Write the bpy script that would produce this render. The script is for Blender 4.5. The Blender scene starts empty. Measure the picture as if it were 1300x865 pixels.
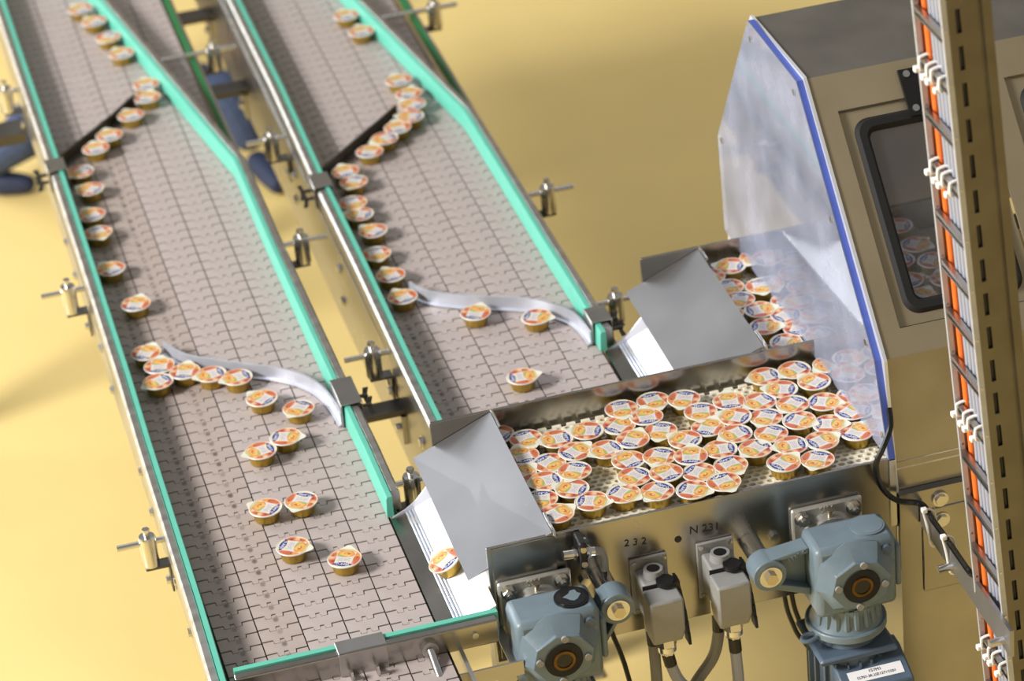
import bpy, bmesh, math, random
from mathutils import Vector, Matrix
random.seed(7)
S = bpy.context.scene
C = S.collection
# ------------------------------------------------------------------ camera
cam_d = bpy.data.cameras.new('camera'); cam = bpy.data.objects.new('camera', cam_d); C.objects.link(cam)
PITCH, ROLL, YAW = 0.534041, -0.0991094, 0.214571
cp, sp, cy_, sy_ = math.cos(PITCH), math.sin(PITCH), math.cos(YAW), math.sin(YAW)
fw = Vector((sy_*cp, cy_*cp, -sp)); rt = Vector((cy_, -sy_, 0)); up = rt.cross(fw)
r2 = rt*math.cos(ROLL)+up*math.sin(ROLL); u2 = -rt*math.sin(ROLL)+up*math.cos(ROLL)
M = Matrix((r2, u2, -fw)).transposed().to_4x4(); M.translation = Vector((-0.500794, -5.096803, 3.246115))
cam.matrix_world = M
cam_d.sensor_width = 36; cam_d.sensor_fit = 'HORIZONTAL'; cam_d.lens = 4112.49*36/1300
cam_d.clip_end = 60
cam_d.dof.use_dof = True; cam_d.dof.focus_distance = 5.55; cam_d.dof.aperture_fstop = 3.6
S.camera = cam
# ------------------------------------------------------------------ world, lights, exposure
W = bpy.data.worlds.new('hall_light'); S.world = W; W.use_nodes = True
bg = W.node_tree.nodes['Background']; bg.inputs[0].default_value = (1.0, 0.97, 0.92, 1); bg.inputs[1].default_value = 0.22
def area(name, loc, target, sx, sy, power, col=(1, 1, 1)):
    l = bpy.data.lights.new(name, 'AREA'); l.shape = 'RECTANGLE'; l.size = sx; l.size_y = sy; l.energy = power; l.color = col
    o = bpy.data.objects.new(name, l); C.objects.link(o); o.location = loc
    o.rotation_euler = (Vector(target)-Vector(loc)).to_track_quat('-Z', 'Y').to_euler()
    return o
area('side_daylight', (-7.0, -1.2, 4.9), (0.2, 0.4, -.1), 2.5, 1.9, 1180, (1.0, 0.97, 0.93))
area('back_daylight', (-5.2, 6.6, 2.5), (0.3, 0.2, 0.4), 6.4, 4.2, 480, (0.93, 0.97, 1.0))
area('overhead_light', (0.6, 3.4, 5.2), (0.6, 0.6, 0), 5.0, 2.0, 30, (0.95, 0.98, 1.0))
S.view_settings.view_transform = 'Standard'; S.view_settings.look = 'None'
S.view_settings.gamma = 1; S.view_settings.use_curve_mapping = False; S.view_settings.exposure = 0.25
# ------------------------------------------------------------------ materials
def lin(c):
    return tuple(((v/255)/12.92 if v/255 <= .04045 else ((v/255+.055)/1.055)**2.4) for v in c)+(1,)
MATS = {}
def mat(name, rgb, rough=.5, metal=0., var=0., vscale=40., bump=0., bscale=200., rvar=0., spec=.5, stretch=None, coat=0.):
    m = bpy.data.materials.new(name); m.use_nodes = True; N = m.node_tree.nodes; L = m.node_tree.links
    b = N['Principled BSDF']; base = lin(rgb)
    b.inputs['Base Color'].default_value = base; b.inputs['Roughness'].default_value = rough
    b.inputs['Metallic'].default_value = metal; b.inputs['Specular IOR Level'].default_value = spec
    b.inputs['Coat Weight'].default_value = coat
    if var or bump or rvar:
        tc = N.new('ShaderNodeTexCoord'); mp = N.new('ShaderNodeMapping'); L.new(tc.outputs['Object'], mp.inputs[0])
        if stretch: mp.inputs['Scale'].default_value = stretch
        nz = N.new('ShaderNodeTexNoise'); nz.inputs['Scale'].default_value = vscale; nz.inputs['Detail'].default_value = 6
        L.new(mp.outputs[0], nz.inputs['Vector'])
        if var:
            r = N.new('ShaderNodeValToRGB'); r.color_ramp.elements[0].position = .3; r.color_ramp.elements[1].position = .72
            r.color_ramp.elements[0].color = tuple(v*(1-var) for v in base[:3])+(1,)
            r.color_ramp.elements[1].color = tuple(min(1, v*(1+var)) for v in base[:3])+(1,)
            L.new(nz.outputs[0], r.inputs[0]); L.new(r.outputs[0], b.inputs['Base Color'])
        if rvar:
            mr = N.new('ShaderNodeMapRange'); mr.inputs[3].default_value = max(.02, rough-rvar); mr.inputs[4].default_value = rough+rvar
            L.new(nz.outputs[0], mr.inputs[0]); L.new(mr.outputs[0], b.inputs['Roughness'])
        if bump:
            n2 = N.new('ShaderNodeTexNoise'); n2.inputs['Scale'].default_value = bscale; L.new(mp.outputs[0], n2.inputs['Vector'])
            bp = N.new('ShaderNodeBump'); bp.inputs['Strength'].default_value = bump; bp.inputs['Distance'].default_value = .002
            L.new(n2.outputs[0], bp.inputs['Height']); L.new(bp.outputs[0], b.inputs['Normal'])
    MATS[name] = m
    return m
mat('floor_yellow', (222, 197, 130), .36, 0, .05, 1.6, .05, 60, .06, .35)
mat('steel', (178, 176, 174), .30, 1, .10, 9, .04, 90, .10)
mat('steel_bright', (215, 214, 212), .22, 1, .06, 14, 0, 0, .06)
mat('steel_brushed', (190, 188, 184), .34, 1, .12, 6, .05, 120, .12, stretch=(1, 8, 1))
mat('steel_wall', (168, 165, 160), .24, 1, .22, 5, .03, 40, .12)
mat('steel_enclosure', (164, 152, 126), .42, .6, .10, 4, .03, 40, .08)  # brown base tint stands in for the hall reflected in the steel
mat('steel_ladder', (124, 119, 108), .42, 1, .10, 20, .05, 90, .08)
mat('steel_hood', (172, 173, 178), .42, 1, .08, 5, .03, 60, .08)
mat('steel_roof', (112, 108, 102), .45, .6, .16, 8, .04, 60, .1)
mat('steel_dark', (96, 94, 92), .38, 1, .2, 10, .05, 90, .1)
mat('steel_cast', (186, 184, 178), .42, .75, .1, 30, .15, 160, .1)
mat('steel_guide', (205, 209, 222), .30, .55, .08, 20, .06, 60, .1)
mat('brass_nut', (200, 190, 168), .35, 1)
mat('galvanised', (188, 189, 192), .5, .45, .08, 40)
mat('green', (90, 176, 156), .42, 0, .04, 30)
mat('green_dark', (24, 110, 60), .5, 0, .1, 30)
mat('link_plastic', (168, 157, 154), .42, 0, .05, 30, .05, 300, .05, .4)
mat('under_belt', (26, 24, 24), .7)
mat('white_plastic', (250, 248, 246), .35, 0, .01, 20)
mat('belt_white', (226, 219, 198), .45, 0, .05, 30)
mat('gearbox_blue', (104, 120, 130), .38, 0, .08, 25, .12, 120, .08)
mat('motor_blue', (84, 100, 118), .42, 0, .1, 25, .12, 120, .08)
mat('grey_plastic', (138, 138, 136), .48, 0, .05, 40, .1, 250)
mat('cable_grey', (150, 154, 168), .5)
mat('cable_grey_dark', (130, 128, 124), .5)
mat('cable_orange', (238, 112, 40), .45)
mat('black', (16, 16, 18), .45, 0, .1, 40)
mat('black_rubber', (18, 18, 19), .75)
mat('black_gloss', (14, 14, 16), .22)
mat('tie_white', (238, 236, 234), .4)
mat('bronze', (112, 84, 46), .4, 1, .3, 60)
mat('print_blue_edge', (70, 90, 172), .4, 0, .1, 18, stretch=(1, 3, 1))
mat('lip_white', (232, 234, 240), .25, .5)
mat('paper', (236, 236, 240), .6)
mat('ink', (26, 26, 34), .7)
mat('denim', (58, 72, 102), .85, 0, .2, 60, .2, 300)
mat('shoe_navy', (34, 44, 72), .7, 0, .1, 50)
mat('shirt', (60, 64, 72), .85, 0, .1, 40)
mat('skin', (206, 160, 132), .55)
mat('hair', (50, 38, 28), .7)
mat('hall_inner', (176, 174, 170), .45, .35, .1, 6)
# gold lacquered foil with fine vertical flutes
mat('gold_foil', (176, 146, 64), .34, .75, .08, 60, 0, 0, .08)
# worn link: brown dirt smear with a shape of its own at the middle of the plate
m = mat('link_worn', (162, 149, 143), .45, 0, .07, 30, .05, 300, .05, .4)
N = m.node_tree.nodes; L = m.node_tree.links; b = N['Principled BSDF']
tc = N.new('ShaderNodeTexCoord'); mp = N.new('ShaderNodeMapping'); mp.inputs['Location'].default_value = (0, -2.6, 0); mp.inputs['Scale'].default_value = (170, 110, 0)
L.new(tc.outputs['Object'], mp.inputs[0]); ln = N.new('ShaderNodeVectorMath'); ln.operation = 'LENGTH'; L.new(mp.outputs[0], ln.inputs[0])
oi = N.new('ShaderNodeObjectInfo'); ad = N.new('ShaderNodeMath'); ad.operation = 'MULTIPLY_ADD'; ad.inputs[1].default_value = .8; ad.inputs[2].default_value = .45
L.new(oi.outputs['Random'], ad.inputs[0])
mr = N.new('ShaderNodeMapRange'); mr.inputs[1].default_value = .5; mr.inputs[2].default_value = 1.1; mr.inputs[3].default_value = .75; mr.inputs[4].default_value = 0
L.new(ln.outputs['Value'], mr.inputs[0]); mu = N.new('ShaderNodeMath'); mu.operation = 'MULTIPLY'; L.new(mr.outputs[0], mu.inputs[0]); L.new(ad.outputs[0], mu.inputs[1])
mx = N.new('ShaderNodeMixRGB'); src = b.inputs['Base Color'].links[0].from_socket; L.new(mu.outputs[0], mx.inputs[0]); L.new(src, mx.inputs[1]); mx.inputs[2].default_value = lin((78, 70, 66)); L.new(mx.outputs[0], b.inputs['Base Color'])
# printed lid: flat print carried by a colour attribute
m = mat('lid_print', (240, 236, 228), .36, 0, spec=.45)
at = m.node_tree.nodes.new('ShaderNodeVertexColor'); at.layer_name = 'print'
m.node_tree.links.new(at.outputs[0], m.node_tree.nodes['Principled BSDF'].inputs['Base Color'])
def clear(name, tint, haze, haze_col, gloss_rough, ior=1.5, spread=0.):
    m = bpy.data.materials.new(name); m.use_nodes = True; N = m.node_tree.nodes; L = m.node_tree.links; N.clear()
    out = N.new('ShaderNodeOutputMaterial'); tr = N.new('ShaderNodeBsdfTransparent'); tr.inputs[0].default_value = tint
    df = N.new('ShaderNodeBsdfDiffuse'); df.inputs[0].default_value = haze_col
    gl = N.new('ShaderNodeBsdfGlossy'); gl.inputs['Roughness'].default_value = gloss_rough
    m1 = N.new('ShaderNodeMixShader'); m1.inputs[0].default_value = haze
    if spread:
        tc = N.new('ShaderNodeTexCoord'); nz = N.new('ShaderNodeTexNoise'); nz.inputs['Scale'].default_value = 7; nz.inputs['Detail'].default_value = 9
        L.new(tc.outputs['Object'], nz.inputs['Vector']); mr = N.new('ShaderNodeMapRange'); mr.inputs[1].default_value = .3; mr.inputs[2].default_value = .7
        mr.inputs[3].default_value = haze-spread; mr.inputs[4].default_value = haze+spread; L.new(nz.outputs[0], mr.inputs[0]); L.new(mr.outputs[0], m1.inputs[0])
    L.new(tr.outputs[0], m1.inputs[1]); L.new(df.outputs[0], m1.inputs[2])
    fr = N.new('ShaderNodeFresnel'); fr.inputs[0].default_value = ior
    m2 = N.new('ShaderNodeMixShader'); L.new(fr.outputs[0], m2.inputs[0]); L.new(m1.outputs[0], m2.inputs[1]); L.new(gl.outputs[0], m2.inputs[2]); L.new(m2.outputs[0], out.inputs[0])
    MATS[name] = m
clear('polycarbonate', (.84, .88, .98, 1), .33, (.66, .72, .95, 1), .05, 1.75, .10)
clear('window_glass', (.86, .86, .88, 1), .05, (.6, .6, .62, 1), .02, 1.5)
# ------------------------------------------------------------------ mesh helpers
OFF = {}
class MB:
    def __init__(s): s.v = []; s.f = []
    def add(s, vs, fs):
        n = len(s.v); s.v += [tuple(q) for q in vs]; s.f += [tuple(i+n for i in f) for f in fs]; return s
    def box(s, x0, x1, y0, y1, z0, z1):
        return s.add([(x, y, z) for z in (z0, z1) for x, y in ((x0, y0), (x1, y0), (x1, y1), (x0, y1))],
                     [(3, 2, 1, 0), (4, 5, 6, 7), (0, 1, 5, 4), (1, 2, 6, 5), (2, 3, 7, 6), (3, 0, 4, 7)])
    def hexa(s, b, t):        # bottom quad, top quad
        return s.add(list(b)+list(t), [(3, 2, 1, 0), (4, 5, 6, 7), (0, 1, 5, 4), (1, 2, 6, 5), (2, 3, 7, 6), (3, 0, 4, 7)])
    def cyl(s, p0, p1, r0, r1=None, n=16, ph=0.):
        r1 = r0 if r1 is None else r1; p0 = Vector(p0); p1 = Vector(p1); d = (p1-p0).normalized()
        a = d.orthogonal().normalized() if abs(d.z) < .9 else Vector((1, 0, 0)); b_ = d.cross(a).normalized(); a = b_.cross(d)
        vs = [p+(a*math.cos(ph+2*math.pi*i/n)+b_*math.sin(ph+2*math.pi*i/n))*r for p, r in ((p0, r0), (p1, r1)) for i in range(n)]
        return s.add(vs, [(i, (i+1) % n, n+(i+1) % n, n+i) for i in range(n)]+[tuple(range(n))[::-1], tuple(range(n, 2*n))])
    def prism(s, poly, fn0, fn1):
        n = len(poly)
        return s.add([fn0(*q) for q in poly]+[fn1(*q) for q in poly], [(i, (i+1) % n, n+(i+1) % n, n+i) for i in range(n)]+[tuple(range(n))[::-1], tuple(range(n, 2*n))])
    def lathe(s, prof, c=(0, 0, 0), n=24, wob=0, k=0, cap=True):
        vs = []
        for j, (r, z) in enumerate(prof):
            for i in range(n):
                a = 2*math.pi*i/n; rr = r*(1+wob*math.cos(k*a)); vs.append((c[0]+rr*math.cos(a), c[1]+rr*math.sin(a), c[2]+z))
        fs = [(j*n+i, j*n+(i+1) % n, (j+1)*n+(i+1) % n, (j+1)*n+i) for j in range(len(prof)-1) for i in range(n)]
        if cap: fs += [tuple(range(n))[::-1], tuple(range((len(prof)-1)*n, len(prof)*n))]
        return s.add(vs, fs)
    def tube(s, pts, r, n=8, smooth=4):
        P = [Vector(q) for q in pts]
        if smooth and len(P) > 2:
            Q = []
            for i in range(len(P)-1):
                p0 = P[max(i-1, 0)]; p1 = P[i]; p2 = P[i+1]; p3 = P[min(i+2, len(P)-1)]
                for k in range(smooth):
                    t = k/smooth; Q.append(.5*((2*p1)+(p2-p0)*t+(2*p0-5*p1+4*p2-p3)*t*t+(3*p1-p0-3*p2+p3)*t**3))
            P = Q+[P[-1]]
        vs = []; prev = None
        for i, q in enumerate(P):
            d = (P[min(i+1, len(P)-1)]-P[max(i-1, 0)]).normalized()
            a = d.orthogonal().normalized() if prev is None else (prev-d*prev.dot(d)).normalized()
            prev = a; b_ = d.cross(a)
            vs += [q+(a*math.cos(2*math.pi*k/n)+b_*math.sin(2*math.pi*k/n))*r for k in range(n)]
        m_ = len(P)
        return s.add(vs, [(j*n+k, j*n+(k+1) % n, (j+1)*n+(k+1) % n, (j+1)*n+k) for j in range(m_-1) for k in range(n)]+[tuple(range(n))[::-1], tuple(range((m_-1)*n, m_*n))])
    def sweep(s, path, prof):   # path of (x,y); prof polygon of (offset to the right, z)
        n = len(prof); vs = []
        for i, q in enumerate(path):
            a = Vector(path[max(i-1, 0)]); b_ = Vector(path[min(i+1, len(path)-1)]); d = (b_-a).normalized(); nr = Vector((d.y, -d.x))
            vs += [(q[0]+nr.x*o, q[1]+nr.y*o, z) for o, z in prof]
        m_ = len(path)
        return s.add(vs, [(j*n+k, (j+1)*n+k, (j+1)*n+(k+1) % n, j*n+(k+1) % n) for j in range(m_-1) for k in range(n)]+[tuple(range(n)), tuple(range((m_-1)*n, m_*n))[::-1]])
    def xf(s, fn): s.v = [tuple(fn(*q)) for q in s.v]; return s
    def mesh(s, name, m, smooth=35, fix=True):
        me = bpy.data.meshes.new(name); me.from_pydata(s.v, [], s.f); me.validate()
        if fix:
            bm = bmesh.new(); bm.from_mesh(me); bmesh.ops.recalc_face_normals(bm, faces=bm.faces); bm.to_mesh(me); bm.free()
        me.materials.append(MATS[m]); me.update()
        if smooth:
            for q in me.polygons: q.use_smooth = True
            me.set_sharp_from_angle(angle=math.radians(smooth))
        return me
    def build(s, name, m, parent=None, label=None, smooth=35, bevel=0, local=False, kind=None):
        if parent is not None and not local:
            o = OFF.get(parent.name, Vector((0, 0, 0))); s.v = [(x-o.x, y-o.y, z-o.z) for x, y, z in s.v]
        ob = bpy.data.objects.new(name, s.mesh(name, m, smooth)); C.objects.link(ob)
        if parent is not None:
            ob.parent = parent; OFF[ob.name] = OFF.get(parent.name, Vector((0, 0, 0)))
        if bevel:
            bv = ob.modifiers.new('bevel', 'BEVEL'); bv.width = bevel; bv.segments = 2; bv.limit_method = 'ANGLE'; bv.angle_limit = math.radians(40)
        if label: ob['label'] = label
        if kind: ob['kind'] = kind
        return ob
def thing(name, label, cat, loc=(0, 0, 0), rot=(0, 0, 0), group=None):
    o = bpy.data.objects.new(name, None); C.objects.link(o); o.empty_display_size = .05
    o.location = loc; o.rotation_euler = rot; o['label'] = label; o['category'] = cat
    if group: o['group'] = group
    OFF[o.name] = Vector(loc)
    return o
def tag(o, label, cat, group=None):
    o['label'] = label; o['category'] = cat
    if group: o['group'] = group
    return o
def dup(root, loc, rot=None, label=None, group=None):
    def cp_(o, par):
        c = o.copy(); C.objects.link(c); c.parent = par
        for ch in kids[o.name]: cp_(ch, c)
        return c
    kids = {}
    for o in [root]+list(root.children_recursive): kids[o.name] = list(o.children)
    r = cp_(root, None); r.location = loc
    if rot is not None: r.rotation_euler = rot
    if label: r['label'] = label
    if group: r['group'] = group
    return r
def text(name, body, size, m, mw, parent, ext=0.0003):
    cu = bpy.data.curves.new(name, 'FONT'); cu.body = body; cu.size = size; cu.extrude = ext; cu.resolution_u = 2
    cu.align_x = 'CENTER'; cu.align_y = 'CENTER'
    tmp = bpy.data.objects.new('t', cu); C.objects.link(tmp); dg = bpy.context.evaluated_depsgraph_get()
    me = bpy.data.meshes.new_from_object(tmp.evaluated_get(dg)); bpy.data.objects.remove(tmp)
    me.transform(mw); me.materials.clear(); me.materials.append(MATS[m])
    o = bpy.data.objects.new(name, me); C.objects.link(o)
    if parent is not None:
        off = OFF.get(parent.name, Vector((0, 0, 0))); me.transform(Matrix.Translation(-off)); o.parent = parent
    return o
FACE = Matrix(((1, 0, 0, 0), (0, 0, -1, 0), (0, 1, 0, 0), (0, 0, 0, 1)))   # text facing -Y
FZ = -0.95
# ------------------------------------------------------------------ floor and far hall walls
mat('hall_wall', (206, 196, 176), .8, 0, .04, 1.2)
fl = MB().box(-9, 11, -9, 13, FZ-.1, FZ).build('floor', 'floor_yellow', smooth=0); fl['kind'] = 'structure'
for nm, b6 in (('wall_back', (-9, 11, 13, 13.1)), ('wall_front', (-9, 11, -9.1, -9)), ('wall_left', (-9.1, -9, -9, 13)), ('wall_right', (11, 11.1, -9, 13))):
    w_ = MB().box(*b6, FZ, 5.2).build(nm, 'hall_wall', smooth=0); w_['kind'] = 'structure'
# ------------------------------------------------------------------ belt conveyors
T = .07373; P = .0381
def link_mesh(name, m):
    w = T-.0024; g = .0034; tn = -.0082; nt = P-.0094
    near = [(0, g), (.27, g), (.285, tn), (.42, tn), (.43, g), (.54, g), (.555, tn), (.70, tn), (.715, g), (1, g)]
    far = [(1, P-.0004), (.735, P-.0004), (.72, nt), (.545, nt), (.535, P-.0004), (.435, P-.0004), (.425, nt), (.27, nt), (.255, P-.0004), (0, P-.0004)]
    poly = [((a-.5)*w, b) for a, b in near+far]; n = len(poly)
    mb = MB(); mb.add([(x, y, 0) for x, y in poly]+[(x, y, -.004) for x, y in poly], [tuple(range(n))]+[(i, n+i, n+(i+1) % n, (i+1) % n) for i in range(n)])
    return mb, mb.mesh(name, m, smooth=0)
LINK, LINK_ME = link_mesh('link', 'link_plastic'); _, LINK_WORN = link_mesh('link_worn', 'link_worn')
def conveyor(label, x0, y0, y1, phases, worn, strips, frames, legs):
    r = thing('belt_conveyor', label, 'conveyor', (x0+2.5*T, (y0+y1)/2, FZ)); o = r.location
    MB().box(x0-.004, x0+5*T+.004, y0, y1, -.03, -.0046).build('belt_bed', 'under_belt', r)
    for a, b_, ya in strips: MB().box(a, b_, ya, y1, -.012, .006).build('edge_strip', 'green_dark', r)
    for a, b_, h in frames: MB().box(a, b_, y0, y1, -h, .0).build('side_frame', 'steel', r)
    for lx, ly in legs: MB().box(lx-.03, lx+.03, ly-.03, ly+.03, FZ+.008, -.03).box(lx-.07, lx+.07, ly-.07, ly+.07, FZ, FZ+.008).build('leg', 'steel', r)
    pos = []
    for i, ph in enumerate(phases):
        k0 = math.ceil((y0-ph)/P)
        y = ph+k0*P
        while y+P < y1: pos.append((y, x0+(i+.5)*T, i)); y += P
    pos.sort()
    vis = [q for q in pos if q[0] > -.80]
    objs = vis[:300]; keep = set(objs)
    for y, x, i in objs:
        ob = bpy.data.objects.new('link', LINK_WORN if i in worn else LINK_ME); C.objects.link(ob)
        ob.parent = r; ob.location = (x-o.x, y-o.y, -o.z)
    rest = MB()
    for q in pos:
        if q not in keep: rest.add([(vx+q[1], vy+q[0], vz) for vx, vy, vz in LINK.v], LINK.f)
    rest.build('far_links', 'link_plastic', r, 'grey belt links of the far stretch', smooth=0, kind='stuff')
    return r
cl = conveyor('long grey plate-chain conveyor passing under the green end rail', -T, -.88, 2.75, (-.4342, -.4703, -.4959, -.4982, -.4622), (0, 1),
              ((-.088, -.079, -.88), (.302, .312, -.25)), ((-.101, -.094, .085), (.314, .321, .2)), ((.2, .5), (.2, 2.5), (.05, -.8)))
cr = conveyor('grey plate-chain conveyor ending at the back wall of the crowded table', .526-T, -.195, 2.75, (.2537, .2401, .2655, .2711, .2588), (0,),
              ((.438, .446, -.19), (.839, .848, .16)), ((.428, .436, .2), (.85, .857, .1)), ((.75, .45), (.75, 2.5)))
def bolts(par, x, pts, d=-1, r=.008):
    for y, z in pts:
        MB().cyl((x, y, z), (x+d*.007, y, z), r, n=6).cyl((x, y, z), (x+d*.002, y, z), r*1.35, n=12).build('bolt', 'steel_bright', par)
bolts(cl, -.101, [(.62, -.03), (.50, -.06), (.13, -.03), (.03, -.06), (-.26, -.03), (-.38, -.06), (1.10, -.03), (1.0, -.06)])
bolts(cr, .428, [(.33, -.076), (.05, -.049), (.778, -.05), (.78, -.13), (1.25, -.06), (1.27, -.13)], r=.010)
# cross bars between the two conveyors
for y, z, hw, lb in ((.234, -.07, .024, 'flat steel cross bar joining the two conveyors beside the curved guide arm'),
                     (1.88, -.12, .03, 'steel cross bar joining the conveyors near the person in jeans'), (2.33, -.12, .03, 'steel cross bar joining the far ends of the conveyors')):
    r = thing('cross_bar', lb, 'bar', (.375, y, z))
    MB().box(.321, .428, y-hw, y+hw, z-.012, z).build('flat_bar', 'steel_dark', r)
    MB().box(.419, .4278, y-hw-.006, y+hw+.012, z-.075, z-.0122).build('angle_foot', 'steel', r)
    MB().cyl((.4188, y-.012, z-.045), (.409, y-.012, z-.045), .009, n=6).build('bolt', 'steel_bright', r)
r = thing('support_arm', 'grey steel arm sticking out of the long conveyor beside the jeans', 'arm', (-.25, 1.9, -.14))
MB().box(-.62, -.1015, 1.86, 1.94, -.15, -.125).build('arm_bar', 'steel_dark', r); MB().box(-.60, -.54, 1.87, 1.93, FZ, -.151).build('leg', 'steel', r)
# ------------------------------------------------------------------ guide rails
def rail(label, path, side, sleeve=None, zs=(0.003, .045), gext=.0):
    r = thing('guide_rail', label, 'guide rail', (path[0][0], path[0][1], .0)); s = side; z0, z1 = zs
    MB().sweep(path, [(0, z0), (0, z1-.006), (s*.0045, z1), (s*.0155, z1), (s*.0175, z1-.002), (s*.0175, z0)]).build('steel_channel', 'steel_brushed', r, smooth=25)
    gp = list(path)
    if gext: gp[0] = (gp[0][0], gp[0][1]-gext)
    MB().sweep(gp, [(s*.0185, z0), (s*.0185, z1+.001), (s*.0275, z1+.001), (s*.0295, z1-.004), (s*.0315, z0)]).build('green_liner', 'green', r, smooth=25)
    if sleeve:
        x, y0, y1 = sleeve; a, b_ = (x-.007*s, x+.036*s); a, b_ = min(a, b_), max(a, b_)
        ys = (y0+y1)/2
        sl = MB().box(a, b_, y0, y1, z1+.0025, z1+.006).box(a, a+.003, y0, y1, -.002, z1+.0025).box(b_-.003, b_, y0, y1, -.002, z1+.0025).build('joint_sleeve', 'steel', r, bevel=.0015)
        xo = a if s > 0 else b_; d = -s
        for yy in (ys-.018, ys+.018):
            q = MB().cyl((xo, yy, .02), (xo+d*.022, yy, .02), .004, n=10)
            for t in (-1, 1): q.hexa([(xo+d*.012, yy-.0015, .018), (xo+d*.02, yy-.0015, .018), (xo+d*.02, yy+.0015, .018), (xo+d*.012, yy+.0015, .018)],
                                     [(xo+d*.016, yy-.0015+t*.010, .018+.012*t), (xo+d*.026, yy-.0015+t*.010, .018+.012*t), (xo+d*.026, yy+.0015+t*.012, .018+.012*t), (xo+d*.016, yy+.0015+t*.012, .018+.012*t)])
            q.build('wing_screw', 'steel_dark', sl)
    return r
rail('green lined guide rail on the free outer edge of the long conveyor', [(-.1145, -.80), (-.1086, -.443), (-.1046, .11), (-.101, .37), (-.099, .86), (-.0985, 1.30)], 1)
rail('far length of green guide rail before the joint sleeve of the long conveyor', [(-.0985, 1.302), (-.101, 1.87), (-.102, 2.7)], 1, (-.0985, 1.285, 1.345))
rail('bent green guide rail on the long conveyor beside the yellow gap', [(.3235, -.235), (.3235, -.07), (.3205, .13), (.3175, .5), (.316, .8), (.3175, 1.14), (.3165, 1.19), (.308, 1.24), (.104, 2.6)], -1, (.3205, .08, .18), gext=.02)
rail('green guide rail of the second conveyor facing the yellow gap', [(.4265, -.19), (.4265, .2), (.430, .6), (.430, .985)], 1)
rail('far length of green guide rail before the joint sleeve of the second conveyor', [(.430, .987), (.437, 1.5), (.436, 2.7)], 1, (.430, .965, 1.03))
rail('bent green guide rail on the outer side of the second conveyor', [(.848, .17), (.8475, .35), (.8445, .55), (.8435, .87), (.8415, 1.16), (.839, 1.21), (.831, 1.26), (.655, 2.52)], -1, (.8475, .185, .245), gext=.02)
# green end rail across the long conveyor
r = thing('end_rail', 'green topped steel rail lying across the end of the long conveyor', 'guide rail', (.15, -.675, .0))
MB().box(-.07, .388, -.690, -.672, -.004, .043).build('steel_channel', 'steel_wall', r, bevel=.003)
MB().box(-.067, .392, -.671, -.660, .0, .0455).build('green_liner', 'green', r)
sl = MB().box(.108, .192, -.6945, -.6575, .0465, .0495).box(.108, .192, -.6945, -.6915, -.006, .0465).build('joint_sleeve', 'steel', r, bevel=.0015)
for x in (.125, .170):
    MB().cyl((x, -.6945, .006), (x, -.712, .006), .004, n=10).box(x-.003, x+.001, -.716, -.705, .002, .022).box(x-.001, x+.016, -.716, -.708, -.004, .004).build('wing_screw', 'steel_bright', sl)
MB().cyl((.264, -.690, .018), (.264, -.700, .018), .015, n=20).build('hub', 'steel', r)
MB().cyl((.264, -.70, .018), (.270, -.83, -.045), .0075, n=14).build('support_rod', 'steel_bright', r)
MB().cyl((.345, -.690, .022), (.345, -.694, .022), .006, n=12).build('rivet', 'steel_bright', r)
r = thing('bracket_bar', 'flat steel bar below the end rail beside the front motor', 'bar', (.34, -.74, -.04))
MB().box(.20, .412, -.746, -.742, -.04, -.012).build('flat_bar', 'steel', r); MB().box(.395, .412, -.742, -.60, -.04, -.036).build('foot', 'steel', r)
# ------------------------------------------------------------------ rail clamps
def clamp(label, x, y, out, inner, group=None):
    # modelled with the outer side towards -X, turned round for the other side
    r = thing('rail_clamp', label, 'clamp', (x, y, -.034), (0, 0, 0 if out < 0 else math.pi), group)
    MB().lathe([(.0155, .006), (.0162, .008), (.0162, .064), (.0145, .068), (.010, .0685)], n=18).build('barrel', 'steel_bright', r, local=True)
    MB().cyl((0, 0, .0685), (0, 0, .078), .0055, n=12).cyl((0, 0, .078), (0, 0, .083), .0075, n=6).build('clamp_screw', 'steel_bright', r, local=True)
    MB().cyl((-.056, 0, .054), (inner, 0, .054), .0058, n=14).build('rod', 'steel_bright', r, local=True)
    MB().box(-.012, .034, -.014, .014, 0, .006).box(.030, .034, -.014, .014, -.055, .0).build('bracket', 'steel_dark', r, local=True, bevel=.002)
    MB().cyl((.030, 0, -.035), (.022, 0, -.035), .008, n=6).build('bolt', 'steel_bright', r, local=True)
    return r
ofs = -.102+.137
for x, y, o_, inn, lb in ((-.137, -.19, -1, .030, 'steel rail clamp with rod over bare yellow floor, beside the stained links'), (-.137, .79, -1, .035, 'steel rail clamp with rod beside the lone row of cups along the rail'),
        (-.137, 1.79, -1, .034, 'blurred steel rail clamp above the grey beam beside the person'), (.357, -.18, 1, .032, 'steel rail clamp half hidden behind the sloping cover'),
        (.357, .80, 1, .038, 'steel rail clamp in the yellow gap with rod pointing at the second conveyor'), (.357, 1.80, 1, .135, 'steel rail clamp with long rod reaching over the bare belt of the long conveyor'),
        (.392, .29, -1, .034, 'steel rail clamp in the yellow gap beside the flat cross bar'), (.392, 1.29, -1, .036, 'steel rail clamp beside the blue jeans in the gap'),
        (.893, .30, 1, .044, 'steel rail clamp at the joint sleeve beside the second sloping cover'), (.893, .80, 1, .049, 'steel rail clamp over open yellow floor on the outer side of the second conveyor'),
        (.893, 1.80, 1, .14, 'steel rail clamp with long rod reaching over the bare belt of the second conveyor')):
    clamp(lb, x, y, o_, inn)
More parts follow.
